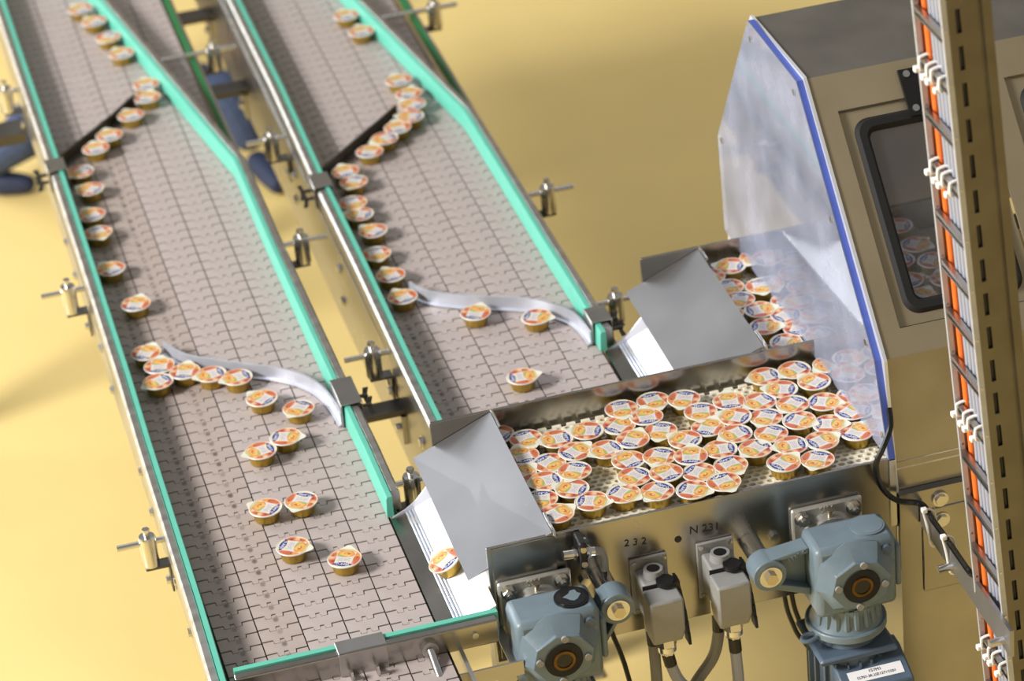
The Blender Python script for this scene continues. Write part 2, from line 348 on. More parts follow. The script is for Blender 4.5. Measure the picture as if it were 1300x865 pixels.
# ------------------------------------------------------------------ deflectors
def smooth_path(pts, k=5):
    Pn = [Vector(q) for q in pts]; Q = []
    for i in range(len(Pn)-1):
        p0 = Pn[max(i-1, 0)]; p1 = Pn[i]; p2 = Pn[i+1]; p3 = Pn[min(i+2, len(Pn)-1)]
        for j in range(k):
            t = j/k; q = .5*((2*p1)+(p2-p0)*t+(2*p0-5*p1+4*p2-p3)*t*t+(3*p1-p0-3*p2+p3)*t**3); Q.append((q.x, q.y))
    return Q+[tuple(Pn[-1])]
def deflector(label, pts, m, h=.031, th=.004, lip=.006):
    r = thing('deflector_arm', label, 'guide arm', (pts[0][0], pts[0][1], .002)); pa = smooth_path(pts)
    MB().sweep(pa, [(0, .002), (0, h), (th, h), (th, .002)]).build('blade', m, r, smooth=30)
    MB().sweep(pa, [(th, .002), (th, .006), (th+lip, .004), (th+lip, .002)]).build('foot_lip', m, r, smooth=30)
    return r
deflector('curved pale steel guide arm sweeping five cups across the long conveyor', [(.0133, .490), (.048, .424), (.13, .357), (.213, .296), (.258, .238), (.279, .172), (.2865, .085)], 'steel_guide')
deflector('curved pale steel guide arm on the second conveyor above two cups', [(.527, .525), (.552, .476), (.628, .420), (.728, .366), (.778, .312), (.803, .26), (.810, .185)], 'steel_guide')
deflector('straight dark steel guide arm slanting across the far long conveyor', [(-.066, 1.392), (-.007, 1.458), (.073, 1.546), (.137, 1.626)], 'steel_dark')
deflector('straight dark steel guide arm slanting across the far second conveyor', [(.464, 1.088), (.576, 1.206), (.634, 1.264), (.684, 1.318)], 'steel_dark')
# ------------------------------------------------------------------ accumulation tables
YF, YB, YB2, ZF, ZB, ZT = -.590, -.214, .217, .12, .155, .10
def perforated(x0, x1, y0, y1, z, teeth):
    mb = MB(); a0, b0 = .0083, .0064; ny = int((y1-y0)/(2*b0)); nx = int((x1-x0)/(2*a0)); V = mb.v; F = mb.f
    ring = [(1, 0), (1, 1), (0, 1), (-1, 1), (-1, 0), (-1, -1), (0, -1), (1, -1)]; inn = [(.80, 0), (.56, .6), (0, .70), (-.56, .6), (-.80, 0), (-.56, -.6), (0, -.70), (.56, -.6)]
    for j in range(ny):
        for i in range(nx):
            cx = x0+(2*i+1)*a0+(a0 if j % 2 else 0); cyy = y1-(2*j+1)*b0; n = len(V)
            V += [(cx+p*a0, cyy+q*b0, z) for p, q in ring]+[(cx+p*a0, cyy+q*b0, z) for p, q in inn]+[(cx+p*a0*.9, cyy+q*b0*.9, z-.006) for p, q in inn]
            for k in range(8):
                k2 = (k+1) % 8; F += [(n+k, n+k2, n+8+k2, n+8+k), (n+8+k, n+8+k2, n+16+k2, n+16+k)]
    x = x0
    if teeth:
        while x < x1-.02:
            mb.box(x+.004, x+.020, y1-.001, y1+.008, z-.007, z+.0012); x += .0275
    return mb
def perf_mesh(mb, name, m, parent, **k):
    o = OFF[parent.name]; me = bpy.data.meshes.new(name); me.from_pydata([(x-o.x, y-o.y, z-o.z) for x, y, z in mb.v], [], mb.f); me.materials.append(MATS[m]); me.update()
    ob = bpy.data.objects.new(name, me); C.objects.link(ob); ob.parent = parent; ob['kind'] = 'stuff'; return ob
t1 = thing('accumulation_table', 'steel walled table with white perforated belt crowded with cups, motors on its front', 'conveyor table', (.8, -.4, FZ))
fw_ = MB().box(.400, 1.145, YF, YF+.006, -.121, ZF).build('front_plate', 'steel_wall', t1, 'steel front plate reflecting the yellow floor', bevel=.001)
bw_ = MB().box(.397, 1.62, YB, YB+.006, -.10, ZB).build('back_plate', 'steel_wall', t1, bevel=.001)
MB().box(.42, 1.60, YF+.006, YB, -.03, -.02).build('bed_plate', 'steel_dark', t1)
MB().box(.44, 1.60, YF+.012, YB-.006, .060, .088).build('belt_support', 'belt_white', t1)
perf_mesh(perforated(.505, 1.50, YF+.010, YB-.018, ZT, True), 'perforated_belt', 'belt_white', t1)['label'] = 'off-white perforated plastic belt'
for x, y in ((.47, -.30), (1.32, -.30)): MB().box(x-.02, x+.02, y-.02, y+.02, FZ, -.03).build('leg', 'steel', t1)
MB().box(.408, .52, YF-.0045, YF-.0002, -.115, .118).build('doubler_plate', 'steel_wall', t1)
t2 = thing('accumulation_table', 'second steel table with cups behind the first, under the far sloping cover', 'conveyor table', (1.25, .0, FZ))
MB().box(.928, 1.62, YB2, YB2+.006, -.10, .150).build('back_plate', 'steel_wall', t2, bevel=.001)
MB().box(.95, 1.60, YB+.007, YB2, -.03, -.02).build('bed_plate', 'steel_dark', t2)
MB().box(.97, 1.60, YB+.012, YB2-.006, .060, .088).build('belt_support', 'belt_white', t2)
perf_mesh(perforated(1.03, 1.50, YB+.018, YB2-.018, ZT, True), 'perforated_belt', 'belt_white', t2)['label'] = 'off-white perforated plastic belt'
for x, y in ((1.35, .12), (1.5, .12)): MB().box(x-.02, x+.02, y-.02, y+.02, FZ, -.03).build('leg', 'steel', t2)
MB().cyl((.741, YF-.0003, .052), (.741, YF-.001, .052), .0065, n=14).build('drilled_hole', 'black', fw_)
MB().cyl((.567, YF, .010), (.567, YF-.008, .010), .010, n=6).build('bolt', 'steel_bright', fw_)
MB().cyl((.916, YF, .012), (.916, YF-.008, .012), .010, n=6).build('bolt', 'steel_bright', fw_)
text('marker_writing', '2 3 2', .020, 'ink', Matrix.Translation((.664, YF-.0006, .066)) @ Matrix.Rotation(math.radians(6), 4, 'Y') @ FACE, fw_)
text('marker_writing', 'N 231', .022, 'ink', Matrix.Translation((.790, YF-.0006, .062)) @ Matrix.Rotation(math.radians(4), 4, 'Y') @ FACE, fw_)
# transfer ramps between belt and table
def ramp(label, dx, y0, y1, ys0):
    r = thing('transfer_ramp', label, 'ramp', (.36+dx, (y0+y1)/2, -.02))
    X = lambda pts: [(x+dx, z) for x, z in pts]
    f = lambda y: (lambda a, b_: (a, y, b_))
    MB().prism(X([(.297, -.004), (.297, .001), (.312, .0035), (.325, .007), (.325, .001)]), f(y0), f(y1)).build('dead_plate', 'steel_wall', r)
    for i in range(3): MB().cyl((.3285+i*.0058+dx, y0, .0065+i*.0018), (.3285+i*.0058+dx, y1, .0065+i*.0018), .0027, n=10).build('roller', 'steel_guide', r)
    MB().prism(X([(.343, .008), (.343, .013), (.366, .0235), (.397, .037), (.397, .033), (.366, .0195)]), f(y0), f(y1)).build('entry_slope', 'white_plastic', r)
    MB().prism(X([(.397, .033), (.397, .037), (.44, .056), (.475, .077), (.500, .096), (.508, .096), (.508, .092), (.48, .074), (.44, .052)]), f(ys0), f(y1)).build('slope', 'white_plastic', r)
    MB().prism(X([(.297, -.006), (.302, .003), (.327, .014), (.348, .029), (.362, .044), (.375, .058), (.39, .058), (.39, -.006)]), f(y1), f(y1+.003)).build('end_lip', 'steel_guide', r)
    MB().box(.30+dx, .39+dx, y0+.02, y1-.02, -.03, -.006).build('underframe', 'steel_dark', r)
    return r
ramp('white plastic ramp with steel lip, one tilted cup on it', 0, -.640, -.258, -.582)
ramp('white plastic ramp with steel lip at the end of the second conveyor', .529, -.202, .153, -.202)
def cover(label, p, m='steel_hood'):
    r = thing('sloping_cover', label, 'cover', p[3]); q = [Vector(a) for a in p]; n = (q[1]-q[0]).cross(q[3]-q[0]).normalized()
    if n.z < 0: n = -n
    MB().hexa([a for a in q], [a+n*.0025 for a in q]).build('cover_sheet', m, r, smooth=0)
    for a, b_ in ((q[1], q[2]), (q[2], q[1])):
        d = (b_-a).normalized(); s = a+n*.005
        MB().tube([s+d*.055+Vector((.004, 0, 0)), s+Vector((.004, 0, .001)), s-d*.004+Vector((.006, 0, -.008))], .0028, 8, 3).build('hinge_pin', 'steel_bright', r)
    return r
cover('plain grey sheet steel cover sloping down to the long conveyor', [(.3597, -.2150, .0888), (.510, -.2150, .1507), (.5187, -.5895, .1215), (.3633, -.5895, .0640)])
cover('plain grey sheet steel cover sloping down to the second conveyor', [(.8937, .216, .0815), (1.0453, .216, .1448), (1.0361, -.2065, .1610), (.8847, -.2065, .0980)])
# ------------------------------------------------------------------ jam cups
GL = {'H': ['1..1', '1..1', '1..1', '1111', '1..1', '1..1', '1..1'], 'e': ['....', '....', '.11.', '1..1', '1111', '1...', '.11.'],
      'r': ['....', '....', '1.11', '11..', '1...', '1...', '1...'], 'o': ['....', '....', '.11.', '1..1', '1..1', '1..1', '.11.']}
def hsh(a, b_):
    v = math.sin(a*127.1+b_*311.7)*43758.5453; return v-math.floor(v)
def vn(x, y):
    i, j = math.floor(x), math.floor(y); u, v = x-i, y-j; u = u*u*(3-2*u); v = v*v*(3-2*v)
    return (hsh(i, j)*(1-u)+hsh(i+1, j)*u)*(1-v)+(hsh(i, j+1)*(1-u)+hsh(i+1, j+1)*u)*v
def mixc(a, b_, t): t = max(0, min(1, t)); return tuple(a[k]*(1-t)+b_[k]*t for k in range(3))
def print_colour(x, y):
    rr = math.hypot(x, y)
    if rr > .966 or y < -.97: return (244, 243, 238)
    c = (240, 230, 198)
    hw = .50+.10*max(0, -y)
    if abs(x) > hw or y < -.66:           # whole peaches at both sides
        n = vn(x*3.1+5, y*3.1); c = mixc((236, 160, 92), (204, 100, 72), n*1.5-.25)
        c = mixc(c, (244, 200, 160), (vn(x*2.6+9, y*2.6+4)-.42)*2.2)
        for sx, sy in ((-.72, -.16), (.74, -.2), (.62, .35)):
            d = math.hypot((x-sx)/.11, (y-sy)/.09)
            if d < 1: c = mixc((90, 38, 24), c, d)
        if y < -.5: c = mixc(c, (236, 204, 120), (-.45-y)*2.0)
        if rr > .86: c = mixc(c, (244, 236, 216), (rr-.86)*7)
    elif y < .92:
        c = (232, 226, 222) if y < .34 else (240, 232, 206)
        if .0 < y < .34 and abs(x) < .36 and math.sin(y*62) > 0 and hsh(math.floor(x*22), math.floor(y*10)) > .25: c = (190, 182, 190)
        if abs(abs(x)-hw) < .02: c = (250, 248, 240)
    # half peach with leaf at the foot of the panel
    d = math.hypot(x/.52, (y+.42)/.32)
    if d < 1:
        c = mixc((244, 206, 118), (222, 134, 46), d**3); c = mixc(c, (250, 226, 160), (vn(x*5, y*5)-.45)*1.3)
        d2 = math.hypot((x+.08)/.24, (y+.46)/.13)
        if d2 < 1: c = mixc((184, 78, 36), (236, 160, 72), d2)
        if math.hypot((x+.02)/.08, (y+.42)/.05) < 1: c = (255, 230, 176)
    if math.hypot((x-.24+(y+.18)*.8)/.24, (y+.20)/.10) < 1: c = mixc((160, 186, 104), c, .25)
    if -.98 < y < -.8 and abs(x) < .3 and rr < .95: c = (196, 206, 166)
    # blue badge with white lettering
    if (abs(x)/.56)**1.7+(abs(y-.62)/.19)**1.7 < 1:
        c = (38, 52, 138)
        u = (x+.38)/.76*19; v = (.745-y)/.25*7
        if 0 <= u < 19 and 0 <= v < 7:
            k = int(u//5); q = int(u-5*k)
            if k < 4 and q < 4 and GL['Hero'[k]][int(v)][q] == '1': c = (250, 250, 252)
    return c
def lid_mesh():
    R = .0308; nr, ns = 46, 120; vs = []; fs = []; col = []
    for i in range(1, nr+1):
        for j in range(ns):
            a = 2*math.pi*j/ns; rr = i/nr; vs.append((R*rr*math.cos(a), R*rr*math.sin(a), .0242 if rr < .95 else .0246 if rr < .985 else .0238)); col.append(print_colour(rr*math.cos(a), rr*math.sin(a)))
    vs.append((0, 0, .0242)); col.append(print_colour(0, 0)); c0 = len(vs)-1
    fs += [(c0, j, (j+1) % ns) for j in range(ns)]
    fs += [((i-1)*ns+j, i*ns+j, i*ns+(j+1) % ns, (i-1)*ns+(j+1) % ns) for i in range(1, nr) for j in range(ns)]
    n = len(vs)     # rolled rim below the lid
    for j in range(ns):
        a = 2*math.pi*j/ns; vs.append((R*.985*math.cos(a), R*.985*math.sin(a), .0222)); col.append((240, 238, 230))
    fs += [((nr-1)*ns+j, n+j, n+(j+1) % ns, (nr-1)*ns+(j+1) % ns) for j in range(ns)]
    n = len(vs)     # peel tab
    tb = [(-.56, -.80), (.56, -.80), (.10, -1.27), (-.10, -1.27)]
    vs += [(R*x, R*y, .0240 if y > -1 else .0250) for x, y in tb]+[(R*x, R*y, .0234 if y > -1 else .0243) for x, y in tb]; col += [(244, 240, 222)]*8
    fs += [(n, n+1, n+2, n+3), (n+7, n+6, n+5, n+4), (n+1, n+5, n+6, n+2), (n+2, n+6, n+7, n+3), (n+3, n+7, n+4, n)]
    me = bpy.data.meshes.new('lid'); me.from_pydata(vs, [], fs); ca = me.color_attributes.new('print', 'FLOAT_COLOR', 'POINT')
    ca.data.foreach_set('color', [k for c in col for k in lin(tuple(v*.86 for v in c))]); me.materials.append(MATS['lid_print']); me.update()
    return me
LID = lid_mesh()
BODY = MB().lathe([(.0205, .0), (.0222, .0008), (.0230, .003), (.0250, .0175), (.0258, .0205), (.0292, .0218), (.0292, .0228)], n=48, wob=.008, k=16).mesh('foil_body', 'gold_foil', 50)
def cup(x, y, z, rot, label, group, tilt=None):
    r = thing('jam_cup', label, 'jam cup', (x, y, z), (tilt[0], tilt[1], math.radians(rot)) if tilt else (random.uniform(-.012, .012), random.uniform(-.012, .012), math.radians(rot)), group)
    for nm, me in (('foil_body', BODY), ('lid', LID)):
        o = bpy.data.objects.new(nm, me); C.objects.link(o); o.parent = r
    return r
CUPS_T1 =[ (0.5121,-0.2493,225),(0.5560,-0.2832,10),(0.6063,-0.3067,269),(0.6658,-0.3014,247),(0.6266,-0.3584,117),(0.5350,-0.3346,183),(0.5737,-0.3753,27),(0.6080,-0.4194,325),(0.5163,-0.3868,116),(0.5517,-0.4296,270),(0.5882,-0.4714,234),(0.5282,-0.4828,344),(0.5420,-0.5366,110),(0.6098,-0.5225,63),(0.8068,-0.2493,4),(0.8599,-0.2657,331),(0.7447,-0.2543,353),(0.7794,-0.2976,173),(0.7237,-0.3062,128),(0.7887,-0.3523,334),(0.8748,-0.3192,342),(0.8204,-0.3978,221),(0.7338,-0.3608,140),(0.8708,-0.3745,141),(0.6799,-0.3739,286),(0.7613,-0.4332,324),(0.8132,-0.4529,161),(0.7069,-0.4224,197),(0.7007,-0.4775,301),(0.7560,-0.4885,194),(0.8105,-0.5083,42),(0.6672,-0.5218,40),(0.7243,-0.5378,310),(0.7834,-0.5567,53),(0.9342,-0.3048,171),(1.0211,-0.2493,273),(1.0784,-0.2507,294),(1.0345,-0.3032,245),(0.9847,-0.3278,291),(0.9271,-0.3601,229),(1.0361,-0.3615,305),(0.9777,-0.3829,321),(1.0293,-0.4165,44),(0.9096,-0.4142,285),(0.9684,-0.4376,315),(0.8687,-0.4518,262),(0.9265,-0.4740,300),(0.9882,-0.4894,266),(0.8696,-0.5073,13),(0.9580,-0.5360,119),(0.8410,-0.5549,9),(1.0984,-0.3025,213),(1.0915,-0.3747,58),(1.1246,-0.4246,119),(1.0746,-0.4486,65),(1.1438,-0.2569,292),(1.1479,-0.3742,21),(1.1932,-0.2911,315),(1.0433,-0.4959,105),(1.0157,-0.5493,325),(1.1104,-0.4910,129),(1.3984,-0.3564,34),(1.2843,-0.3829,58),(1.3777,-0.4765,141),(1.3319,-0.3165,344),(1.2381,-0.3394,251),(1.2407,-0.5053,350),(1.2987,-0.4682,251),(1.4509,-0.3039,284),(1.1893,-0.4296,177),(1.2679,-0.2725,141),(1.4389,-0.4432,53),(1.3880,-0.2653,194),(1.3495,-0.4055,128),(1.4580,-0.5030,249),(1.1733,-0.4956,348),(1.4577,-0.3803,241) ]

CUPS_T2 =[ (1.0935,0.1637,243),(1.0433,0.1400,11),(1.0642,0.0886,2),(1.1233,0.0674,351),(1.0674,0.0332,328),(1.0908,-0.0172,89),(1.1476,0.1758,314),(1.1497,-0.0046,139),(1.0804,-0.0800,67),(1.1307,-0.0568,111),(1.1376,-0.1118,144),(1.0972,-0.1499,49),(1.0306,-0.0083,14),(1.3114,0.1726,302),(1.2607,0.1017,289),(1.4013,0.0536,264),(1.3882,-0.0907,132),(1.2015,-0.1602,141),(1.4469,0.1819,242),(1.3064,0.0034,292),(1.4568,-0.0471,181),(1.3159,-0.0639,299),(1.2433,-0.1045,165),(1.1903,0.0891,263),(1.2125,-0.0182,318),(1.3248,-0.1647,256),(1.4519,0.0985,49),(1.4527,-0.1489,0),(1.3328,0.0635,331),(1.3772,0.1545,94),(1.2494,0.0402,259),(1.2155,0.1764,228),(1.3881,-0.1745,84),(1.3882,-0.0242,199),(1.4598,0.0269,46),(1.2628,-0.1776,350) ]

CUPS_L =[ (0.0966,2.1669,205),(0.1171,2.0826,206),(0.1355,1.9763,330),(0.1503,1.8738,198),(0.1769,1.6821,180),(0.1685,1.6129,155),(0.1174,1.5373,195),(0.0554,1.4579,185),(0.0170,1.4067,183),(-0.0331,1.3086,301),(-0.0249,1.2168,229),(-0.0410,1.0978,198),(-0.0394,1.0105,10),(-0.0394,0.8428,207),(-0.0140,0.6751,153),(-0.0272,0.4722,144),(-0.0112,0.4114,165),(0.0328,0.3703,158),(0.0789,0.3382,278),(0.1246,0.3067,282),(-0.0236,0.3525,294),(0.1553,0.2103,214),(0.2137,0.1465,318),(0.1696,0.0556,67),(0.1162,0.0260,279),(0.0860,-0.1682,229),(0.1522,-0.1706,326),(0.1071,-0.3103,56),(0.1859,-0.3828,154) ]

CUPS_R =[ (0.6891,1.8463,186),(0.7023,1.7432,182),(0.7230,1.4496,189),(0.7284,1.3748,156),(0.7236,1.3168,219),(0.7053,1.2604,245),(0.6657,1.2201,181),(0.6266,1.1801,285),(0.5817,1.1332,151),(0.5114,1.0628,185),(0.5176,1.0077,327),(0.4951,0.9152,6),(0.4965,0.8597,240),(0.5067,0.7769,214),(0.4912,0.6771,358),(0.4975,0.5777,193),(0.4996,0.4815,197),(0.6200,0.3601,148),(0.7285,0.2959,57),(0.6423,0.0884,87) ]

def toward(a):      # which way the logo faces, by what stands there
    k = int(((a+90) % 360+45)//90) % 4
    return ('guard', 'back plate', 'cover', 'motors')[k]
def place1(x, y):
    row = 'by the front plate' if y < -.50 else 'by the back plate' if y > -.30 else 'one row behind front plate' if y < -.44 else 'in the middle row' if y < -.37 else 'one row before back plate'
    col = 'by the cover' if x < .60 else 'above marking 232' if x < .73 else 'above marking N 231' if x < .86 else 'above the torque arm' if x < .97 else 'near the guard'
    return row, col
names = {}
for x, y, a in sorted(CUPS_T1):
    if x <= 1.125: names.setdefault('jam cup %s, %s, logo towards %s' % (place1(x, y)+(toward(a),)), []).append(x)
for x, y, a in sorted(CUPS_T1):
    if x > 1.125:
        lb, g = 'gold foil jam cup behind the clear guard on the table with motors', 'cups under the guard on the front table'
    else:
        row, col = place1(x, y); lb, g = 'jam cup %s, %s, logo towards %s' % (row, col, toward(a)), 'cups crowded on the open front table'
        same = names[lb]
        if len(same) > 1: lb += ', cover side' if x == same[0] else ', guard side' if x == same[-1] else ', in between'
    cup(x, y, ZT+.0004+random.random()*.0012, a, lb, g)
for x, y, a in CUPS_T2:
    in_ = x > 1.12
    row = 'nearest the outer back plate' if y > .12 else 'close to the wall shared with the front table' if y < -.10 else 'in the middle of the strip'
    cup(x, y, ZT+.0004+random.random()*.0012, a, 'gold foil jam cup inside the enclosure on the rear table' if in_ else 'rear table cup, %s, logo towards %s' % (row, toward(a)),
        'cups in the enclosure on the rear table' if in_ else 'cups in the open strip of the rear table')
ORD = ('first', 'second', 'third', 'fourth', 'fifth', 'sixth', 'seventh', 'eighth')
def llab(i):
    if i < 4: return 'jam cup, %s from the dark arm among four along the slanting rail' % ORD[3-i], 'four cups along the far rail'
    if i < 9: return 'jam cup, %s from the outer rail along the long conveyor\'s dark arm' % ORD[8-i], 'cups at the dark arm of the long conveyor'
    if i < 14: return 'jam cup, %s after the dark arm along the outer rail' % ORD[i-9], 'cups along the outer rail'
    return {14: ('lone gold jam cup between the outer rail row and the curved guide arm', None), 15: ('gold jam cup touching the tip of the curved guide arm, nearest the dark arm', None),
            16: ('gold jam cup wedged between two cups just past the curved arm tip', None), 20: ('gold jam cup by the outer rail, tab pointing at the green liner', None),
            21: ('gold jam cup just clear of the curved arm, logo facing the motors', None), 22: ('gold jam cup below the joint sleeve end of the curved arm', None),
            23: ('gold jam cup touching its partner, logo turned to the outer rail', None), 24: ('gold jam cup touching its partner, tab turned to the outer rail', None),
            25: ('gold jam cup of the spaced pair, nearer the outer rail', None), 26: ('gold jam cup of the spaced pair, nearer the ramp', None),
            27: ('gold jam cup before the end rail, nearer the stained links', None), 28: ('gold jam cup before the end rail, nearer the ramp', None)}.get(i, ('jam cup, %s from the arm tip of three along the curved arm' % ORD[(i-17) % 8], 'three cups along the curved arm'))
for i, (x, y, a) in enumerate(CUPS_L):
    lb, g = llab(i); cup(x, y, .0005, a, lb, g)
def rlab(i):
    if i < 2: return 'gold jam cup of the lone pair on the second conveyor, %s the dark arm' % ('nearer', 'farther from')[1-i], 'pair on the far second conveyor'
    if i < 9: return 'jam cup, %s from the inner rail at the second conveyor\'s dark arm' % ORD[8-i], 'queue at the second dark arm'
    if i < 17: return 'jam cup, %s from the curved arm along the second inner rail' % ORD[16-i], 'row along the second inner rail'
    return {17: ('gold jam cup under the middle of the second curved guide arm', None), 18: ('gold jam cup under the second curved arm near its joint sleeve', None), 19: ('lone gold jam cup in front of the table back wall', None)}[i]
for i, (x, y, a) in enumerate(CUPS_R):
    lb, g = rlab(i); cup(x, y, .0005, a, lb, g)
q = cup(.3545, -.482, .0205, 0, 'gold jam cup tilted on the white ramp under the sloping cover', None, (0, 0, 0))
q.rotation_euler = (0, math.radians(-23), 0); q.rotation_euler.rotate_axis('Z', math.radians(200))
# ------------------------------------------------------------------ machine enclosure
XE0, XE1 = 1.150, 2.05
A_, B_, C_, D_, E_, F_ = (-.584, .047), (-.545, .295), (-.1775, .673), (.112, .669), (.340, .330), (.330, .050)
en = thing('machine_enclosure', 'stainless steel tunnel enclosure with dark gasketed windows over the tables', 'machine', (1.6, -.1, FZ))
def sheet(p, q, xs, ss, skip, th=.004):
    p = Vector(p); q = Vector(q); d = q-p; n = Vector((d.y, -d.x)).normalized()*th; mb = MB()
    if n.dot(Vector((-.1, .3))-p) < 0: n = -n
    for i in range(len(xs)-1):
        for j in range(len(ss)-1):
            if (i, j) in skip: continue
            a, b_ = p+d*ss[j], p+d*ss[j+1]
            mb.hexa([(xs[i], a.x, a.y), (xs[i+1], a.x, a.y), (xs[i+1], b_.x, b_.y), (xs[i], b_.x, b_.y)],
                    [(xs[i], a.x+n.x, a.y+n.y), (xs[i+1], a.x+n.x, a.y+n.y), (xs[i+1], b_.x+n.x, b_.y+n.y), (xs[i], b_.x+n.x, b_.y+n.y)])
    return mb
LS = math.hypot(B_[0]-C_[0], B_[1]-C_[1]); s0, s1 = .070/LS, .478/LS
wx = ((1.190, 1.455), (1.505, 1.77))
sheet(C_, D_, [XE0, XE1], [0, 1], ()).build('roof_sheet', 'steel_roof', en, 'dull dark grey steel roof sheet')
sheet(C_, B_, [XE0, wx[0][0], wx[0][1], wx[1][0], wx[1][1], XE1], [0, s0, s1, 1], ((1, 1), (3, 1))).build('sloping_front', 'steel_enclosure', en, 'brushed steel front panel with brown reflection painted in')
sheet(B_, A_, [XE0, XE1], [0, 1], ()).build('front_sheet', 'steel_wall', en)
sheet(D_, E_, [XE0, XE1], [0, 1], ()).build('sloping_back', 'hall_inner', en)
sheet(E_, F_, [XE0, XE1], [0, 1], ()).build('back_sheet', 'hall_inner', en)
MB().prism([A_, B_, C_, D_, E_, F_], lambda a, b_: (XE1, a, b_), lambda a, b_: (XE1+.004, a, b_)).build('end_sheet', 'hall_inner', en)
# edge flange carrying the clear guard
out = [A_, B_, C_, D_, E_, F_]; cen = Vector((-.12, .34)); mb = MB()
for i in range(5):
    a, b_ = Vector(out[i]), Vector(out[i+1]); ai, bi = a+(cen-a)*.045, b_+(cen-b_)*.045; a2 = a-(cen-a)*.012; b2 = b_-(cen-b_)*.012
    mb.hexa([(1.1445, a2.x, a2.y), (1.1505, a2.x, a2.y), (1.1505, ai.x, ai.y), (1.1445, ai.x, ai.y)], [(1.1445, b2.x, b2.y), (1.1505, b2.x, b2.y), (1.1505, bi.x, bi.y), (1.1445, bi.x, bi.y)])
mb.build('edge_flange', 'lip_white', en, 'bright polished steel edge flange')
def on_slope(x, s, h=0.):   # point on the sloping front, h outwards
    t = s/LS; d = Vector((B_[0]-C_[0], B_[1]-C_[1])); n = Vector((d.y, -d.x)).normalized(); n = n if n.x < 0 else -n
    q = Vector(C_)+d*t+n*h; return (x, q.x, q.y)
def rr_path(x0, x1, a, b_, rad, k=6):
    pts = []
    for cx, cs, ph in ((x1-rad, a+rad, -90), (x1-rad, b_-rad, 0), (x0+rad, b_-rad, 90), (x0+rad, a+rad, 180)):
        for i in range(k+1):
            an = math.radians(ph+90*i/k); pts.append((cx+rad*math.cos(an), cs+rad*math.sin(an)))
    return pts
for x0, x1 in wx:
    a, b_ = .070, .478
    fr = MB()
    for (u0, u1, v0, v1) in ((x0+.003, x1-.003, a+.003, a+.030), (x0+.003, x1-.003, b_-.030, b_-.003), (x0+.003, x0+.030, a+.030, b_-.030), (x1-.030, x1-.003, a+.030, b_-.030)):
        fr.hexa([on_slope(u0, v0, -.016), on_slope(u1, v0, -.016), on_slope(u1, v1, -.016), on_slope(u0, v1, -.016)], [on_slope(u0, v0, -.008), on_slope(u1, v0, -.008), on_slope(u1, v1, -.008), on_slope(u0, v1, -.008)])
    w = fr.build('window_door', 'steel_enclosure', en, 'recessed steel window frame')
    pi = rr_path(x0+.020, x1-.020, a+.020, b_-.020, .030); po = rr_path(x0+.046, x1-.046, a+.046, b_-.046, .016); n = len(pi); g = MB(); vs = []
    for (u, v), (u_, v_) in zip(pi, po): vs += [on_slope(u, v, -.008), on_slope(u+(u_-u)*.25, v+(v_-v)*.25, .001), on_slope(u+(u_-u)*.75, v+(v_-v)*.75, .001), on_slope(u_, v_, -.008), on_slope(u_, v_, -.014)]
    g.add(vs, [(5*i+k, 5*((i+1) % n)+k, 5*((i+1) % n)+k+1, 5*i+k+1) for i in range(n) for k in range(4)]); g.build('gasket', 'black_rubber', w, 'thick black rubber gasket')
    MB().hexa([on_slope(x0+.036, a+.036, -.013), on_slope(x1-.036, a+.036, -.013), on_slope(x1-.036, b_-.036, -.013), on_slope(x0+.036, b_-.036, -.013)],
              [on_slope(x0+.036, a+.036, -.011), on_slope(x1-.036, a+.036, -.011), on_slope(x1-.036, b_-.036, -.011), on_slope(x0+.036, b_-.036, -.011)]).build('pane', 'window_glass', w, smooth=0)
    for hx in (x0+.125,):
        h = MB().hexa([on_slope(hx, .020, .001), on_slope(hx+.055, .020, .001), on_slope(hx+.055, .108, .001), on_slope(hx, .108, .001)], [on_slope(hx, .020, .008), on_slope(hx+.055, .020, .008), on_slope(hx+.055, .108, .008), on_slope(hx, .108, .008)]).build('hinge', 'black', en, 'black hinge plate')
        for u, v in ((.013, .03), (.04, .03), (.013, .095), (.04, .095)): MB().cyl(on_slope(hx+u, v, .008), on_slope(hx+u, v, .0105), .0065, n=14).cyl(on_slope(hx+u, v, .0105), on_slope(hx+u, v, .0108), .003, n=6).build('screw', 'steel_bright', h)
MB().box(1.147, XE1, -.602, -.572, -.03, .0462).build('base_skirt', 'steel_wall', en)
MB().box(1.147, 1.48, -.600, -.40, FZ, -.03).build('column', 'steel_wall', en, 'gold looking steel column reflecting the floor')
MB().box(1.188, 1.48, -.6045, -.6003, -.17, .005).build('bolted_plate', 'steel_wall', en, bevel=.002)
for x, z in ((1.222, .022), (1.224, -.022)): MB().cyl((x, -.602, z), (x, -.612, z), .011, n=6).cyl((x, -.602, z), (x, -.607, z), .015, n=16).build('bolt', 'steel_bright', en)
MB().box(1.7, 1.76, .20, .26, FZ, .05).build('leg', 'steel', en); MB().box(1.7, 2.0, -.598, -.40, FZ, -.032).build('column', 'steel_wall', en)
